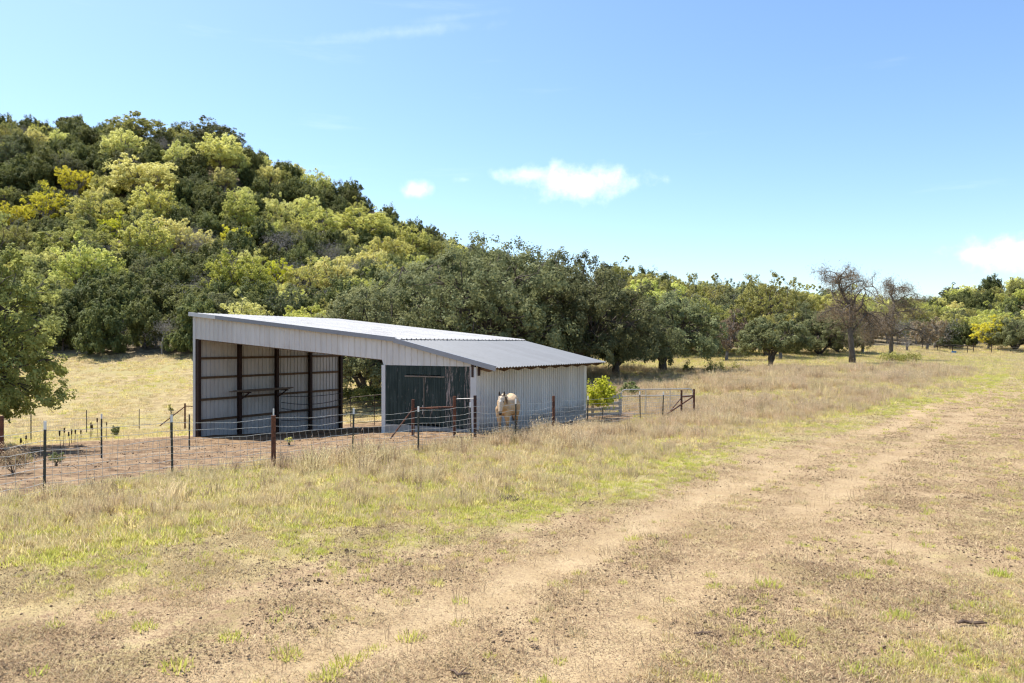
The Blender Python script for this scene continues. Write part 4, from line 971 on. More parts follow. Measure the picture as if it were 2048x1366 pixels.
# front fascia sheets
def top_f(s): return roof_z(s)-.06 if s < 12.3 else roof_z(s)-.03
def bot_f(s): return 4.60-.0755*s if s < 11.5 else 3.53
edges = list(np.arange(0, 11.5, .92))+[11.5]
for a, b in zip(edges[:-1], edges[1:]):
    sheet('fascia_sheet', M['wall'], (a, -.055, 0), (1, 0, 0), (0, 0, 1), (0, -1, 0), b-a, lambda q, a=a: bot_f(a+q), lambda q, a=a: top_f(a+q), .305, .035)
edges = list(np.arange(11.5, 15.75, .9))+[15.75]
for a, b in zip(edges[:-1], edges[1:]):
    sheet('fascia_sheet', M['wall'], (a, -.06, 0), (1, 0, 0), (0, 0, 1), (0, -1, 0), b-a, 3.53, lambda q, a=a: max(3.56, top_f(a+q)), .3, .035)
mb = MB(); mb.box(-.03, 11.5, -.045, .03, 0, .01); 
mb = MB(); mb.bar((0, .02, 4.64), (11.5, .02, 3.78), .06, .16); mb.build('header_beam', M['wood'], barn)
mb = MB(); mb.box(11.5, 15.72, .0, .08, 3.44, 3.60); mb.build('header_beam', M['wood'], barn)
# high left wall: sheets, posts, girts, corner trim
n = 10; wsh = 9.6/n
for i in range(n):
    z0 = min(bg_(0, i*wsh), bg_(0, (i+1)*wsh))-.12
    sheet('wall_sheet', M['wall_in'], (0, i*wsh, 0), (0, 1, 0), (0, 0, 1), (-1, 0, 0), wsh+.008, z0, roof_z(0)-.05, .24, .045)
for i in range(5):
    t = .06+i*2.375; z0 = bg_(.2, t)-.3; mb = MB()
    mb.box(.03, .045+.0, t-.08, t+.08, z0, roof_z(0)-.2).box(.19, .21, t-.08, t+.08, z0, roof_z(0)-.2).box(.045, .19, t-.02, t+.02, z0, roof_z(0)-.2)
    mb.build('steel_post', M['post'], barn)
for k, z in enumerate((3.67, 2.75, 1.71, .72)):
    for i in range(4):
        a, b = .17+i*2.375, -.05+(i+1)*2.375; dz = (bg_(0, 9.5)-0)*.0
        mb = MB(); mb.box(.025, .085, a, b, z-.055, z+.055); mb.build('girt', M['wood'], barn)
mb = MB(); mb.box(.02, .10, .02, 9.5, roof_z(0)-.34, roof_z(0)-.20); mb.build('girt', M['wood'], barn)
mb = MB(); z0 = bg_(0, 0)-.2; mb.box(-.05, .11, -.09, -.06, z0, roof_z(0)-.16).box(-.05, -.03, -.06, .1, z0, roof_z(0)-.16); mb.build('corner_trim', M['trimw'], barn)
mb = MB(); mb.box(.13, .3, -.055, .10, z0, 4.55); mb.build('door_post', M['post'], barn)
# post beside the boarded room, slab
mb = MB(); mb.box(11.42, 11.6, -.09, .06, bg_(11.5, 0)-.25, 3.53); mb.build('corner_trim', M['trimw'], barn)
mb = MB(); mb.box(11.45, 15.86, -.085, 9.3, .2, 1.24); mb.build('slab', M['concrete'], barn)
# boarded front of the room: single boards, double door, hinges
rb = random.Random(3); s = 11.62; boards = []
while s < 15.58:
    wbd = min(rb.uniform(.17, .24), 15.6-s); boards.append((s, wbd)); s += wbd
for a, wbd in boards:
    door = 12.65 < a+wbd/2 < 14.35
    mb = MB(); y = -.045+rb.uniform(-.006, .006)+(-.012 if door else 0); z1 = 3.524 if not door else 3.16+rb.uniform(-.008, .008); z0 = 1.25+rb.uniform(0, .05)+(.06 if door else 0)
    mb.box(a+.004, a+wbd-.004, y-.025, y, z0, z1)
    if door: mb.box(a+.004, a+wbd-.004, -.07, -.045, 3.19, 3.524)
    o = mb.build('door_board' if door else 'wall_board', M['board'], barn); o['wear'] = (.1 if a < 14.4 else rb.uniform(.15, .6)) if not door else rb.uniform(-.1, .2)
mb = MB(); mb.box(12.58, 14.45, -.105, -.088, 3.10, 3.15); mb.build('door_rail', M['lumber'], barn)
mb = MB(); mb.box(13.485, 13.515, -.108, -.09, 1.6, 3.08); mb.build('door_strip', M['lumber'], barn)
mb = MB(); mb.tube([(13.46, -.12, 2.05), (13.48, -.13, 1.85), (13.44, -.12, 1.7)], .018, 5); mb.build('chain', M['wire'], barn)
# low right wall
n = 10; wsh = 9.3/n
for i in range(n):
    z0 = min(bg_(15.8, i*wsh), bg_(15.8, (i+1)*wsh))-.06
    sheet('side_wall_sheet', M['wall'], (15.8, i*wsh, 0), (0, 1, 0), (0, 0, 1), (1, 0, 0), wsh+.006, max(z0, .4), roof_z(15.8)-.03, .2, .05)
mb = MB(); z0 = bg_(15.8, 0)-.1; mb.box(15.60, 15.85, -.095, -.065, z0, 3.52).box(15.83, 15.86, -.065, .06, z0, 3.7); mb.build('corner_trim', M['trimw'], barn)
mb = MB(); z0 = bg_(15.8, 9.3)-.1; mb.box(15.81, 15.85, 9.1, 9.36, z0, 3.66); mb.build('corner_trim', M['trimw'], barn)
mb = MB(); mb.box(15.66, 15.74, -.13, -.1, 3.15, 3.62); mb.build('bracket', M['post'], barn)
mb = MB(); mb.box(15.87, 15.91, -.02, .08, 3.2, 3.60); mb.build('bracket', M['post'], barn)
# closed back and inner side of the room
for i in range(5):
    sheet('back_wall_sheet', M['wall'], (11.55+i*.85, 9.3, 0), (1, 0, 0), (0, 0, 1), (0, 1, 0), .855, .3, lambda q, i=i: roof_z(11.55+i*.85+q)-.05, .2, .02)
for i in range(10):
    sheet('partition_sheet', M['wall'], (11.56, i*.93, 0), (0, 1, 0), (0, 0, 1), (-1, 0, 0), .935, .3, roof_z(11.55)-.06, .2, .02)
mb = MB(); mb.bar((0, 9.5, 4.9), (11.5, 9.5, 3.9), .1, .22); mb.build('header_beam', M['wood'], barn)
# sagging black hoses strung along the high wall
for k, (zz0, sag) in enumerate(((1.62, .10), (1.30, .22), (.98, .24), (.35, .10))):
    mb = MB(); pts = []
    for j in range(13):
        q_ = j/12; pts.append((.42, 4.85+q_*4.7, zz0-.25*q_*.3-sag*4*q_*(1-q_)))
    mb.tube(pts, .017, 5); mb.build('hose', M['cable'], barn)
# lumber resting on brackets of the high wall
for k, t in enumerate((2.44, 4.82)):
    mb = MB(); mb.box(.2, .95, t-.03, t+.03, 1.93, 1.99); mb.bar((.22, t, 1.6), (.8, t, 1.93), .05); mb.build('shelf_bracket', M['post'], barn)
rb = random.Random(9)
for k in range(6):
    la, lb = 1.7+rb.uniform(-.5, .6), 5.6+rb.uniform(-.6, .5)
    lev, cn = divmod(k, 3)
    s0 = .36+cn*.19; z = 2.012+lev*.044
    mb = MB(); mb.box(-.075, .075, 0, lb-la, -.019, .019)
    o = mb.build('lumber_board', M['lumber']); x, y = bw(s0, la); o.location = (x, y, z+BZ); o.rotation_euler = (0, 0, BA+rb.uniform(-.02, .02))
    tagp(o, ['rough board at the wall side of the lower layer of lumber in the barn', 'rough board in the middle of the lower layer of lumber in the barn', 'rough board at the front of the lower layer of lumber in the barn',
             'rough board at the wall side of the top layer of lumber in the barn', 'rough board in the middle of the top layer of lumber in the barn', 'rough board at the front of the top layer of lumber in the barn'][k], 'board', 'lumber stacked on the barn wall brackets')

# ------------------------------------------------------------------ fences
def pipe_post(parent, x, y, h, r=.045, mat='rust', name='pipe_post', extra=.25, lean=(0, 0)):
    z = g1(x, y); mb = MB(); mb.tube([(x, y, z-extra), (x+lean[0], y+lean[1], z+h)], r, 8)
    o = link(name, mb.mesh(name, M[mat]), parent); return o
def tpost(parent, x, y, h, tip=True, lean=(0, 0)):
    z = g1(x, y); a = rnd_.uniform(0, 3.1); c, s_ = math.cos(a), math.sin(a); mb = MB()
    b0, b1 = Vector((x, y, z-.2)), Vector((x+lean[0], y+lean[1], z+h-(.16 if tip else 0)))
    mb.bar(b0, b1, .048, .012, up=(c, s_, 0)); off = Vector((c, s_, 0))*.02
    mb.bar(b0+off, b1+off, .010, .036, up=(c, s_, 0))
    for k in range(10):
        p = b0.lerp(b1, .25+.07*k)-off*.6; mb.bar(p, p+Vector((0, 0, .012)), .028, .016, up=(c, s_, 0))
    o = link('t_post', mb.mesh('t_post', M['tpost']), parent)
    if tip:
        b2 = Vector((x+lean[0], y+lean[1], z+h)); mb = MB(); mb.bar(b1, b2, .05, .014, up=(c, s_, 0)); mb.bar(b1+off, b2+off, .012, .038, up=(c, s_, 0))
        t = link('white_tip', mb.mesh('white_tip', M['tip']), o)
    return o
rnd_ = random.Random(21)
def strands(parent, pts, heights, r=.0065, sag=.03, wob=.02, name='strand'):
    """each horizontal wire one part, strung from post to post"""
    for h in heights:
        mb = MB(); path = []
        for (a, b) in zip(pts[:-1], pts[1:]):
            a = np.array(a); b = np.array(b); sg = sag*rnd_.uniform(.3, 1.6); m = 7
            for j in range(m if b is not pts[-1] else m+1):
                q_ = j/m; x, y = a+(b-a)*q_
                path.append((x, y, g1(x, y)*.35+(g1(*a)*(1-q_)+g1(*b)*q_)*.65+h-sg*4*q_*(1-q_)+rnd_.uniform(-wob, wob)*(0 < j)))
        path.append((pts[-1][0], pts[-1][1], g1(*pts[-1])+h))
        mb.tube(path, r, 4); link(name, mb.mesh(name, M['wire']), parent)
def stays(parent, pts, h0, h1, step, r=.0042, bend=.06, name='stay_wires'):
    mb = MB()
    for a, b in zip(pts[:-1], pts[1:]):
        a = np.array(a); b = np.array(b); Ld = np.linalg.norm(b-a); n = int(Ld/step)
        bd = bend*rnd_.uniform(-.3, 1.5)
        for j in range(1, n):
            x, y = a+(b-a)*j/n; z = g1(x, y); q_ = j/n; k = bd*4*q_*(1-q_)+rnd_.uniform(-.015, .015)
            dx, dy = (b-a)/Ld*k
            mb.tube([(x, y, z+h0), (x+dx, y+dy, z+(h0+h1)/2), (x, y, z+h1-.02)], r, 3, cap=False)
    tagp(link(name, mb.mesh(name, M['wire']), parent), kind='stuff')
fx, fy = FENCE[1]
# 1 front fence
f1 = empty('wire_fence', (0, 0, 0)); tagp(f1, 'woven wire fence on steel posts running between the meadow and the barn yard', 'fence')
info = {1: ('t', 1.42), 2: ('t', 1.40), 3: ('p', 1.30), 4: ('t', 1.38), 5: ('t', 1.36), 6: ('t', 1.36), 7: ('t', 1.40), 8: ('p', 1.42), 9: ('t', 1.36), 10: ('t', 1.36), 11: ('t', 1.32), 12: ('p', 1.35), 13: ('p', 1.36), 0: ('t', 1.4)}
for i, (x, y) in enumerate(FENCE):
    k, h = info[i]
    if k == 't': tpost(f1, x, y, h, lean=(rnd_.uniform(-.04, .05), 0))
    else:
        o = pipe_post(f1, x, y, h, .06 if i == 3 else .05)
        if i == 3:
            z = g1(x, y); mb = MB(); mb.bar((x+.01, y-.03, z+h-.05), (x+.01, y-.03, z+h+.17), .03); link('white_tip', mb.mesh('white_tip', M['tip']), o)
FL = [tuple(p) for p in FENCE]
strands(f1, FL, (.10, .24, .38, .53, .69, .86), sag=.03); strands(f1, FL, (1.04, 1.24), sag=.05, r=.0065, name='barbed_strand')
stays(f1, FL, .10, .86, .17)
def brace(parent, a, b, r=.03, name='brace', mat='rust'):
    mb = MB(); mb.tube([a, b], r, 7); return link(name, mb.mesh(name, M[mat]), parent)
a, b = FENCE[12], FENCE[13]
za, zb = g1(*a), g1(*b)
brace(f1, (a[0], a[1], za+1.02), (b[0], b[1], zb+1.05), .035, 'top_rail')
brace(f1, (b[0], b[1], zb+1.02), (*(np.array(b)+(np.array(FENCE[11])-b)*1.15), g1(*FENCE[11])+.02), .035)
brace(f1, (a[0], a[1], za+.98), (a[0]-.95, a[1]-.5, g1(a[0]-.95, a[1]-.5)+.02), .025, mat='rust')
# 2 left yard fence
A2 = [P(-160, 960, 19.0)[:2], P(3, 925, 21.6)[:2], P(202, 915, 23.3)[:2], P(379, 899, 29.2)[:2], np.array(bw(-.1, -.2))]
f2 = empty('wire_fence', (0, 0, 0)); tagp(f2, 'wire fence crossing the muddy wash from a rusty post to the open barn corner', 'fence')
pipe_post(f2, *A2[1], 1.42, .06); tpost(f2, *A2[2], 1.42); tpost(f2, *A2[3], 1.38, tip=False); tpost(f2, *A2[0], 1.4)
P2 = [tuple(p) for p in A2]
strands(f2, P2, (.15, .45, .8, 1.1, 1.3), sag=.04, r=.004); stays(f2, P2, .15, .8, .3)
# 3 back fence
A3 = [P(-150, 893, 31)[:2], P(62, 883, 35.8)[:2], P(173, 865, 45)[:2], P(278, 861, 48.5)[:2], P(370, 857, 47.5)[:2], P(340, 868, 43)[:2]]
f3 = empty('wire_fence', (0, 0, 0)); tagp(f3, 'low wire fence on thin posts behind the row of dead mullein stalks', 'fence')
for i in (0, 1, 2, 3): tpost(f3, *A3[i], 1.4, tip=False)
pipe_post(f3, *A3[4], 1.65, .055)
P3 = [tuple(p) for p in A3[:5]]
strands(f3, P3, (.2, .55, .9, 1.25), sag=.03, r=.004); stays(f3, P3, .2, .9, .4)
z4 = g1(*A3[4]); brace(f3, (*A3[4], z4+1.45), (A3[4][0]-1.05, A3[4][1]-1.2, g1(A3[4][0]-1.05, A3[4][1]-1.2)+.35), .035)
brace(f3, (*A3[4], z4+1.48), (A3[4][0]+3.4, A3[4][1]-1.6, z4+1.5), .03, 'top_rail')
# 4 pipe brace in front of the boarded room
f4 = empty('pipe_brace', (*P(826, 866, 26.8)[:2], g1(*P(826, 866, 26.8)[:2]))); f4.location.z = 0; f4.location.x = 0; f4.location.y = 0
tagp(f4, 'rusty pipe brace with slanting stay in front of the green boards', 'fence brace')
pa, pb_, pc = P(826, 866, 26.2)[:2], P(909, 860, 25.7)[:2], P(950, 860, 25.6)[:2]
za, zb, zc_ = g1(*pa), g1(*pb_), g1(*pc)
pipe_post(f4, *pa, 1.30, .055); pipe_post(f4, *pb_, 1.40, .055); pipe_post(f4, *pc, 1.42, .055, 'post')
brace(f4, (*pa, za+.98), (*pb_, zb+1.03), .032, 'top_rail'); brace(f4, (*pb_, zb+1.30), (*pc, zc_+1.32), .014, 'top_rail', 'gate')
pd = P(780, 872, 25.6)[:2]; brace(f4, (*pa, za+.97), (*pd, g1(*pd)+.0), .028)
# 5 corral panels behind the barn
def corral(name, label, a, b, h, rails, verts, mat='panelp', r=.019, group=None):
    e = empty(name, (a[0], a[1], g1(*a))); tagp(e, label, 'fence panel', group)
    za = g1(*a); L_ = Vector((b[0]-a[0], b[1]-a[1], g1(*b)-za))
    for k in rails: mb = MB(); mb.tube([Vector((0, 0, k)), L_+Vector((0, 0, k))], r, 6); link('rail', mb.mesh('rail', M[mat]), e)
    for q_ in verts: mb = MB(); mb.tube([L_*q_+Vector((0, 0, -.05)), L_*q_+Vector((0, 0, h))], r*1.15, 6); link('upright', mb.mesh('upright', M[mat]), e)
    return e
rl = (.2, .5, .8, 1.1, 1.4, 1.72)
corral('corral_panel', 'dark pipe corral panel behind the barn, next to the high wall', bw(.3, 10.2), bw(5.7, 10.3), 1.72, rl, (0, .33, .66, 1), group='pipe panels closing the open back of the barn')
corral('corral_panel', 'dark pipe corral panel behind the barn, next to the boarded room', bw(5.8, 10.3), bw(11.6, 10.2), 1.72, rl, (0, .33, .66, .9, 1), group='pipe panels closing the open back of the barn')
# 6 weathered boards and tubular gate right of the barn
e = empty('board_gate', (*P(1166, 838, 36.5)[:2], g1(*P(1166, 838, 36.5)[:2]))); tagp(e, 'weathered grey board gate half hidden by the bright bush at the barn end', 'gate')
ga, gb = P(1166, 838, 36.5), P(1241, 838, 37.0); Lg = Vector((gb[0]-ga[0], gb[1]-ga[1], g1(*gb[:2])-g1(*ga[:2])))
for k in (.12, .38, .64, .98): mb = MB(); mb.bar(Vector((0, 0, k)), Lg+Vector((0, 0, k)), .03, .15 if k < .9 else .22); link('board', mb.mesh('board', M['grey_wood']), e)
for q_ in (.02, .25, .98): mb = MB(); mb.bar(Lg*q_+Vector((0, -.035, -.1)), Lg*q_+Vector((0, -.035, 1.17)), .14, .035, up=(0, 1, 0)); link('upright', mb.mesh('upright', M['grey_wood']), e)
ga, gb = P(1243, 838, 36.6), P(1386, 837, 36.6)
e = empty('tube_gate', (*ga[:2], g1(*ga[:2]))); tagp(e, 'long tubular steel gate with wire mesh beside the bright bush', 'gate')
Lg = Vector((gb[0]-ga[0], gb[1]-ga[1], g1(*gb[:2])-g1(*ga[:2]))); U = Lg.normalized()
pts = [Vector((0, 0, .12)), Vector((0, 0, 1.18))+U*0, Vector((0, 0, 1.28))+U*.06, Vector((0, 0, 1.32))+U*.2, Lg+Vector((0, 0, 1.32))-U*.2, Lg+Vector((0, 0, 1.28))-U*.06, Lg+Vector((0, 0, 1.18)), Lg+Vector((0, 0, .12)), Vector((0, 0, .12))]
mb = MB(); mb.tube(pts, .026, 7); link('frame', mb.mesh('frame', M['gate']), e)
mb = MB(); mb.tube([Vector((0, 0, 1.0)), Lg+Vector((0, 0, 1.0))], .022, 6); link('rail', mb.mesh('rail', M['gate']), e)
for q_ in (.34, .68): mb = MB(); mb.tube([Lg*q_+Vector((0, 0, .12)), Lg*q_+Vector((0, 0, 1.32))], .018, 6); link('upright', mb.mesh('upright', M['gate']), e)
mb = MB()
for k in range(9): mb.tube([Vector((0, 0, .17+.1*k)), Lg+Vector((0, 0, .17+.1*k))], .0035, 3, cap=False)
for k in range(34): mb.tube([Lg*(k/34)+Vector((0, 0, .12)), Lg*(k/34)+Vector((0, 0, 1.0))], .0035, 3, cap=False)
tagp(link('mesh_wires', mb.mesh('mesh_wires', M['wire']), e), kind='stuff')
# 7 long pipe rail, blue tub and far fence
ra, rb_ = P(1867, 707, 146), P(1942, 707, 148)
e = empty('pipe_rail', (*ra[:2], g1(*ra[:2]))); tagp(e, 'long dark pipe rail on three legs in the far field', 'rail')
Lr = Vector((rb_[0]-ra[0], rb_[1]-ra[1], 0)); mb = MB(); mb.tube([Vector((0, 0, 1.15)), Lr+Vector((0, 0, 1.15))], .09, 7); link('top_rail', mb.mesh('top_rail', M['post']), e)
for q_ in (.1, .5, .9): mb = MB(); mb.tube([Lr*q_+Vector((0, 0, -.2)), Lr*q_+Vector((0, 0, 1.15))], .08, 7); link('leg', mb.mesh('leg', M['post']), e)
x, y = at(1908, 144); mb = MB(); prof = [(.36, 0), (.42, .5), (.44, .52), (.44, .56), (.39, .56), (.35, .08)]
V = []; nn_ = 14
for rr_, z in prof: V += [(rr_*math.cos(6.2832*k/nn_), rr_*math.sin(6.2832*k/nn_), z) for k in range(nn_)]
mb.add(V, [(i*nn_+k, i*nn_+(k+1) % nn_, (i+1)*nn_+(k+1) % nn_, (i+1)*nn_+k) for i in range(len(prof)-1) for k in range(nn_)]+[tuple(range(nn_-1, -1, -1)), tuple(5*nn_+k for k in range(nn_))])
o = mb.build('feed_tub', M['blue']); o.location = (x, y, g1(x, y)); tagp(o, 'blue plastic feed tub under the long pipe rail', 'tub')
f5 = empty('wire_fence', (0, 0, 0)); tagp(f5, 'far wire fence on thin dark posts at the end of the field', 'fence')
P5 = [tuple(P(px, 700, dd)[:2]) for px, dd in ((1800, 152), (1818, 152), (1845, 153), (1880, 154), (1900, 155), (1947, 152), (1983, 150), (2060, 150))]
for i, p in enumerate(P5): pipe_post(f5, *p, 1.9 if i in (5, 6) else 1.5, .07, 'post' if i != 1 else 'gate', 'post')
strands(f5, P5, (.5, .9, 1.3), r=.015, sag=.02, wob=.0)

# ------------------------------------------------------------------ shrubs, weeds, small things
def bush(name, label, x, y, h, w_, n, lsz, mat, seed, K=16, cat='bush', group=None, wood='bark'):
    mb, V, Fc, v = make_tree(seed, h, w_, h*.18, K, w_*.2, n, lsz, trunk_r=.02, mainlimbs=5, ragged=.5, gap=.15, kind='juniper' if mat == 'juniper' else 'oak')
    e = empty(name, (x, y, g1(x, y)), 0); tagp(e, label, cat, group)
    link('stems', mb.mesh('stems', M[wood], True), e); link('crown', mesh_np('crown', V, Fc, L[mat], False, dict(v=v)), e); return e
x, y = at(1205, 35.6); bush('bush', 'bright yellow-green bush at the right end of the barn', x, y, 2.0, 1.8, 3600, .11, 'spring', 201, 34)
x, y = at(1262, 47); bush('bush', 'low dark bush in the field behind the tubular gate', x, y, 1.0, 1.6, 1200, .13, 'bush', 202, 12)
x, y = at(745, 52); bush('bush', 'green bush seen through the open back of the barn, nearer the boards', x, y, 1.5, 3.0, 2600, .15, 'bush', 203, 22)
x, y = at(700, 54); bush('bush', 'small green bush seen through the open back beside the high wall', x, y, 1.2, 2.0, 1500, .15, 'bush', 204, 14)
x, y = at(25, 17.6); bush('bush', 'wiry dark weed bush by the fence at the left edge', x, y, .7, 1.1, 2600, .035, 'weed', 205, 24)
x, y = at(112, 20.5); bush('bush', 'small rounded weed bush in the yard near the left fence posts', x, y, .38, .5, 700, .04, 'bush', 206, 12)
x, y = at(35, 21.0); bush('bush', 'grey-green weed clump in the yard at the left edge', x, y, .35, 1.0, 600, .04, 'olive', 207, 14)
x, y = at(578, 25.5); bush('bush', 'pale low weed growing in front of the open barn', x, y, .3, .38, 420, .05, 'lime', 208, 8)
x, y = at(342, 55); bush('sapling', 'tiny juniper sapling in the back pasture left of the barn', x, y, .8, .5, 260, .10, 'olive', 209, 10, 'sapling')
x, y = at(233, 37.5); bush('bush', 'leafy green weed beyond the mullein stalks', x, y, .55, .6, 500, .09, 'bush', 210, 8)
x, y = at(1375, 74); bush('sapling', 'small dark juniper seedling just right of the lone field oak trunk', x, y, 1.3, 1.2, 500, .16, 'juniper', 211, 8, 'sapling')
x, y = at(1440, 75); bush('bush', 'low dark brush under the right side of the lone field oak', x, y, .6, 4.5, 900, .16, 'olive', 212, 16)
# mound of brush in the far field
x, y = at(1800, 99); bush('brush_pile', 'long dark brush mound in the field below the bare oaks', x, y, .9, 5.5, 2400, .22, 'olive', 213, 26, 'brush pile', wood='bark_dead')
# mullein stalks
for i, (px, py, dd, h) in enumerate(((42, 884, 27, .66), (51, 882, 27.5, .73), (121, 872, 31, .72), (127, 868, 32, .78), (139, 872, 32, .6), (143, 872, 33, .66), (150, 868, 33.5, .6), (162, 868, 34, .55),
                                     (181, 864, 36, .85), (183, 862, 37, .72), (196, 866, 35, 1.05), (213, 866, 36, .82), (228, 862, 38, .62), (340, 855, 34.5, 1.05))):
    x, y = P(px, py, dd)[:2]; e = empty('mullein_stalk', (x, y, g1(x, y))); ln = rnd_.uniform(-.06, .06)
    tagp(e, ['dry mullein stalk, leftmost by the fence', 'dry mullein stalk, second from the left', 'dry mullein stalk left of the middle pair of fence posts', 'tall dry mullein stalk beside the third one', 'thin dry mullein stalk, fifth from the left', 'thin dry mullein stalk, sixth from the left',
             'short dry mullein stalk, seventh from the left', 'short thin mullein stalk left of the back fence post', 'mullein stalk close to the right of the back fence post', 'slim mullein stalk just behind the one at the back post', 'tallest dry mullein stalk with long seed head',
             'dry mullein stalk right of the tallest one', 'short mullein stalk above the leafy green weed', 'lone dry stalk beside the rusty brace at the barn'][i], 'weed', 'dead mullein stalks behind the yard')
    mb = MB(); mb.tube([(0, 0, -.05), (ln*.5, 0, h*.5), (ln, 0, h)], [.014, .011, .006], 5); link('stem', mb.mesh('stem', M['stick']), e)
    mb = MB(); hl = h*rnd_.uniform(.2, .4); m_ = 6
    mb.tube([(ln*(1-.4*hl/h*(1-j/m_)), 0, h-hl+hl*j/m_) for j in range(m_+1)], [.012]+[.032*rnd_.uniform(.75, 1.15) for _ in range(m_-1)]+[.008], 6); link('seed_head', mb.mesh('seed_head', L['head']), e)
# dung, sticks, stones
def pile(name, label, px, py, n, spread, sz, mat, cat):
    dd = CZ*F/(py-HY); x, y = at(px, dd); mb = MB(); rq = random.Random(px)
    for k in range(n):
        ax, ay = rq.gauss(0, spread), rq.gauss(0, spread*.6); mb.ico((ax, ay, sz*.4+sz*max(0, 1-math.hypot(ax, ay)/spread)*.5), sz*rq.uniform(.6, 1.2), 1, .18, rq, (1, 1, .75))
    o = mb.build(name, M[mat]); o.location = (x, y, g1(x, y)); tagp(o, label, cat)
pile('dung_pile', 'dark dung pile in the short grass in front of the horse', 1012, 996, 34, .22, .045, 'dung', 'dung')
pile('dung_pile', 'small dung pile left of the larger one in the meadow edge', 905, 1003, 20, .18, .04, 'dung', 'dung')
pile('dung_pile', 'dried dung pat on the track, lower left of centre', 688, 1108, 10, .08, .03, 'dung', 'dung')
pile('dung_pile', 'flat dark dung pat beside the left rut', 632, 1170, 10, .09, .022, 'dung', 'dung')
def stick(label, px, py, Ls, a, rad=.014):
    dd = CZ*F/(py-HY); x, y = at(px, dd); mb = MB(); rq = random.Random(px*3)
    pts = [(Ls*(j/4-.5), rq.gauss(0, .02), rad+abs(rq.gauss(0, .012))) for j in range(5)]
    mb.tube(pts, [rad*.7, rad, rad*1.1, rad, rad*.4], 6); mb.tube([pts[2], (pts[2][0]+Ls*.2, .07, .05)], [rad*.6, rad*.3], 5)
    o = mb.build('stick', M['stick']); o.location = (x, y, g1(x, y)); o.rotation_euler = (0, 0, a); tagp(o, label, 'stick')
stick('broken dark stick on the bare soil at the lower right', 1942, 1242, .34, .1, .02); stick('short stick at the bottom edge of the track', 920, 1346, .22, -.3); stick('short dead stick on the track, right of the bottom middle', 1405, 1262, .2, .1)
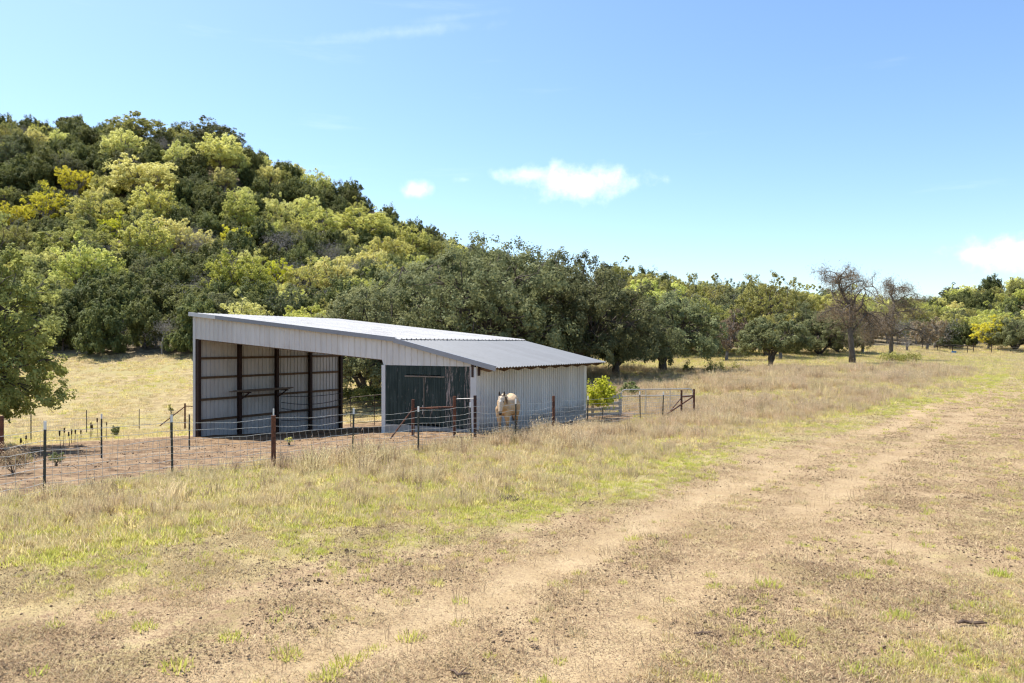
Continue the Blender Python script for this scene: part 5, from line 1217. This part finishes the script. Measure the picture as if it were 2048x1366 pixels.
# ------------------------------------------------------------------ horse
def horse():
    px_, dd = 1008, 24.95
    x, y = at(px_, dd); e = empty('horse', (x, y, g1(x, y)), math.radians(-102)); e.scale = (1.0,)*3
    tagp(e, 'buckskin horse facing the camera in front of the white side wall', 'horse')
    mb = MB()
    # forward = +x; origin under the chest; tapering chains joined by a voxel remesh into one skin
    def ch(pts, rad, n=12, sq=None):
        b = len(mb.v); mb.tube(pts, rad, n)
        if sq:
            for i in range(b, len(mb.v)):
                k = (i-b)//n; c = pts[k]; p = mb.v[i]; mb.v[i] = (p[0], c[1]+(p[1]-c[1])*sq[k], p[2])
        for p, r_ in ((pts[0], rad[0]), (pts[-1], rad[-1])): mb.ico(p, r_*.98, 2)
    ch([(-1.46, 0, 1.18), (-1.36, 0, 1.18), (-1.15, 0, 1.16), (-.85, 0, 1.08), (-.55, 0, 1.04), (-.25, 0, 1.06), (0, 0, 1.10), (.16, 0, 1.12), (.25, 0, 1.10)],
       [.12, .24, .31, .34, .345, .335, .31, .26, .16], 16, [.85, .9, .9, .88, .9, .86, .78, .78, .8])
    ch([(-.22, 0, 1.30), (-.12, 0, 1.40), (.05, 0, 1.44)], [.10, .10, .09], 10)                        # withers
    ch([(.02, 0, 1.18), (.20, .01, 1.26), (.36, .02, 1.33), (.47, .03, 1.39)], [.25, .20, .155, .12], 12, [.72, .68, .66, .7])   # neck
    # head hangs slightly, seen face-on
    ch([(.46, .03, 1.41), (.54, .035, 1.36), (.61, .035, 1.23), (.67, .035, 1.09), (.71, .035, .97), (.72, .035, .91)], [.105, .125, .115, .088, .078, .062], 12, [.85, .85, .85, .84, .84, .9])
    for s_ in (-1, 1):
        ch([(.08, s_*.15, 1.00), (.11, s_*.145, .78), (.09, s_*.135, .52), (.085, s_*.13, .47), (.085, s_*.13, .40), (.08, s_*.13, .20), (.10, s_*.13, .13), (.13, s_*.13, .06), (.14, s_*.13, .005)],
           [.135, .10, .058, .056, .047, .040, .046, .044, .06], 10)
        ch([(-1.12, s_*.15, 1.06), (-1.04, s_*.17, .82), (-1.14, s_*.165, .62), (-1.29, s_*.155, .50), (-1.27, s_*.155, .42), (-1.22, s_*.15, .20), (-1.19, s_*.15, .13), (-1.16, s_*.15, .06), (-1.15, s_*.15, .005)],
           [.20, .16, .09, .062, .052, .044, .048, .046, .06], 10)
        ch([(.48, .035+s_*.07, 1.45), (.485, .035+s_*.085, 1.51), (.49, .035+s_*.082, 1.59), (.49, .035+s_*.076, 1.64)], [.026, .038, .030, .010], 8)
    o = mb.build('tmp', None); md = o.modifiers.new('r', 'REMESH'); md.mode = 'VOXEL'; md.voxel_size = .018
    sm = o.modifiers.new('s', 'SMOOTH'); sm.factor = .5; sm.iterations = 4
    dg = bpy.context.evaluated_depsgraph_get(); me = bpy.data.meshes.new_from_object(o.evaluated_get(dg)); bpy.data.objects.remove(o)
    m, t, out = newmat('horse_coat')
    pos = t.add('ShaderNodeTexCoord').outputs['Object']; sp = t.add('ShaderNodeSeparateXYZ', {0: pos})
    X_, Y_, Z_ = sp.outputs
    n = t.noise(pos, 3, 4)
    col = t.mix(t.maprange(n, .35, .65), (.40, .25, .125), (.52, .35, .195))
    col = t.mix(t.maprange(Z_, 1.2, 1.45, 0, .55), col, (.68, .52, .33))  # sunlit back painted into the coat: paler towards the top
    col = t.mix(t.maprange(Z_, .62, .40, 0, .85), col, (.07, .045, .03))
    face = t.maprange(X_, .40, .50)
    col = t.mix(t.math('MULTIPLY', face, .6), col, (.62, .51, .39))
    col = t.mix(t.math('MULTIPLY', face, t.maprange(Z_, 1.02, .94)), col, (.03, .022, .02))
    col = t.mix(t.math('MULTIPLY', face, t.maprange(Z_, 1.44, 1.50)), col, (.05, .035, .025))
    dy = t.math('ABSOLUTE', t.math('SUBTRACT', Y_, .035))
    star = t.math('MULTIPLY', t.maprange(dy, .035, .02), t.math('MULTIPLY', t.maprange(Z_, 1.29, 1.31), t.maprange(Z_, 1.37, 1.35)))
    col = t.mix(t.math('MULTIPLY', star, face), col, (.75, .70, .64))
    princ(t, out, col, .55, 0, .3)
    me.materials.append(m); me.polygons.foreach_set('use_smooth', np.ones(len(me.polygons), bool)); me.name = 'body'
    link('body', me, e)
    dm = simple('horse_hair', (.10, .06, .035), (.20, .13, .08), 20, .7)
    mb = MB(); rq = random.Random(4)
    for k in range(30):
        q_ = rq.random(); p = Vector((.02+.44*q_, .02+.03*q_, 1.42+.06*q_)); sd = -1 if rq.random() < .75 else 1
        mb.tube([p, p+Vector((.01, sd*.10, -.05)), p+Vector((.0, sd*.14, -.2-.1*rq.random()))], [.02, .022, .004], 4)
    mb.build('mane', dm, e)
    mb = MB()
    for k in range(6):
        dy_ = rq.uniform(-.05, .05); mb.tube([(.50, .035+dy_*.7, 1.49), (.61, .035+dy_, 1.43), (.65, .035+dy_*1.3, 1.33-.06*rq.random())], [.018, .016, .004], 4)
    mb.build('forelock', dm, e)
    mb = MB()
    for k in range(24):
        a, b = rq.uniform(-.05, .05), rq.uniform(-.05, .05); mb.tube([(-1.5, 0, 1.32), (-1.62+a, b, 1.15), (-1.66+a*1.5, b*1.6, .8), (-1.62+a*1.6, b*1.8, .42)], [.03, .03, .026, .005], 4)
    mb.build('tail', dm, e)
    em = simple('horse_eye', (.01, .008, .007), (.015, .01, .01), 5, .15, spec=.6)
    for s_ in (-1, 1):
        mb = MB(); mb.ico((.625, .035+s_*.088, 1.285), .024, 2); mb.build('eye', em, e, True)
        mb = MB(); mb.ico((.778, .035+s_*.036, .955), .015, 2); mb.build('nostril', em, e, True)
        for xx in (.15, -1.14):
            mb = MB(); yy = s_*(.13 if xx > 0 else .15); mb.tube([(xx, yy, -.005), (xx-.01, yy, .06)], [.068, .055], 10); mb.build('hoof', em, e)
    return e
horse()
print('tris', sum(sum(len(p.vertices)-2 for p in m.polygons) if len(m.polygons) < 2000 else len(m.loops)-2*len(m.polygons) for m in bpy.data.meshes))
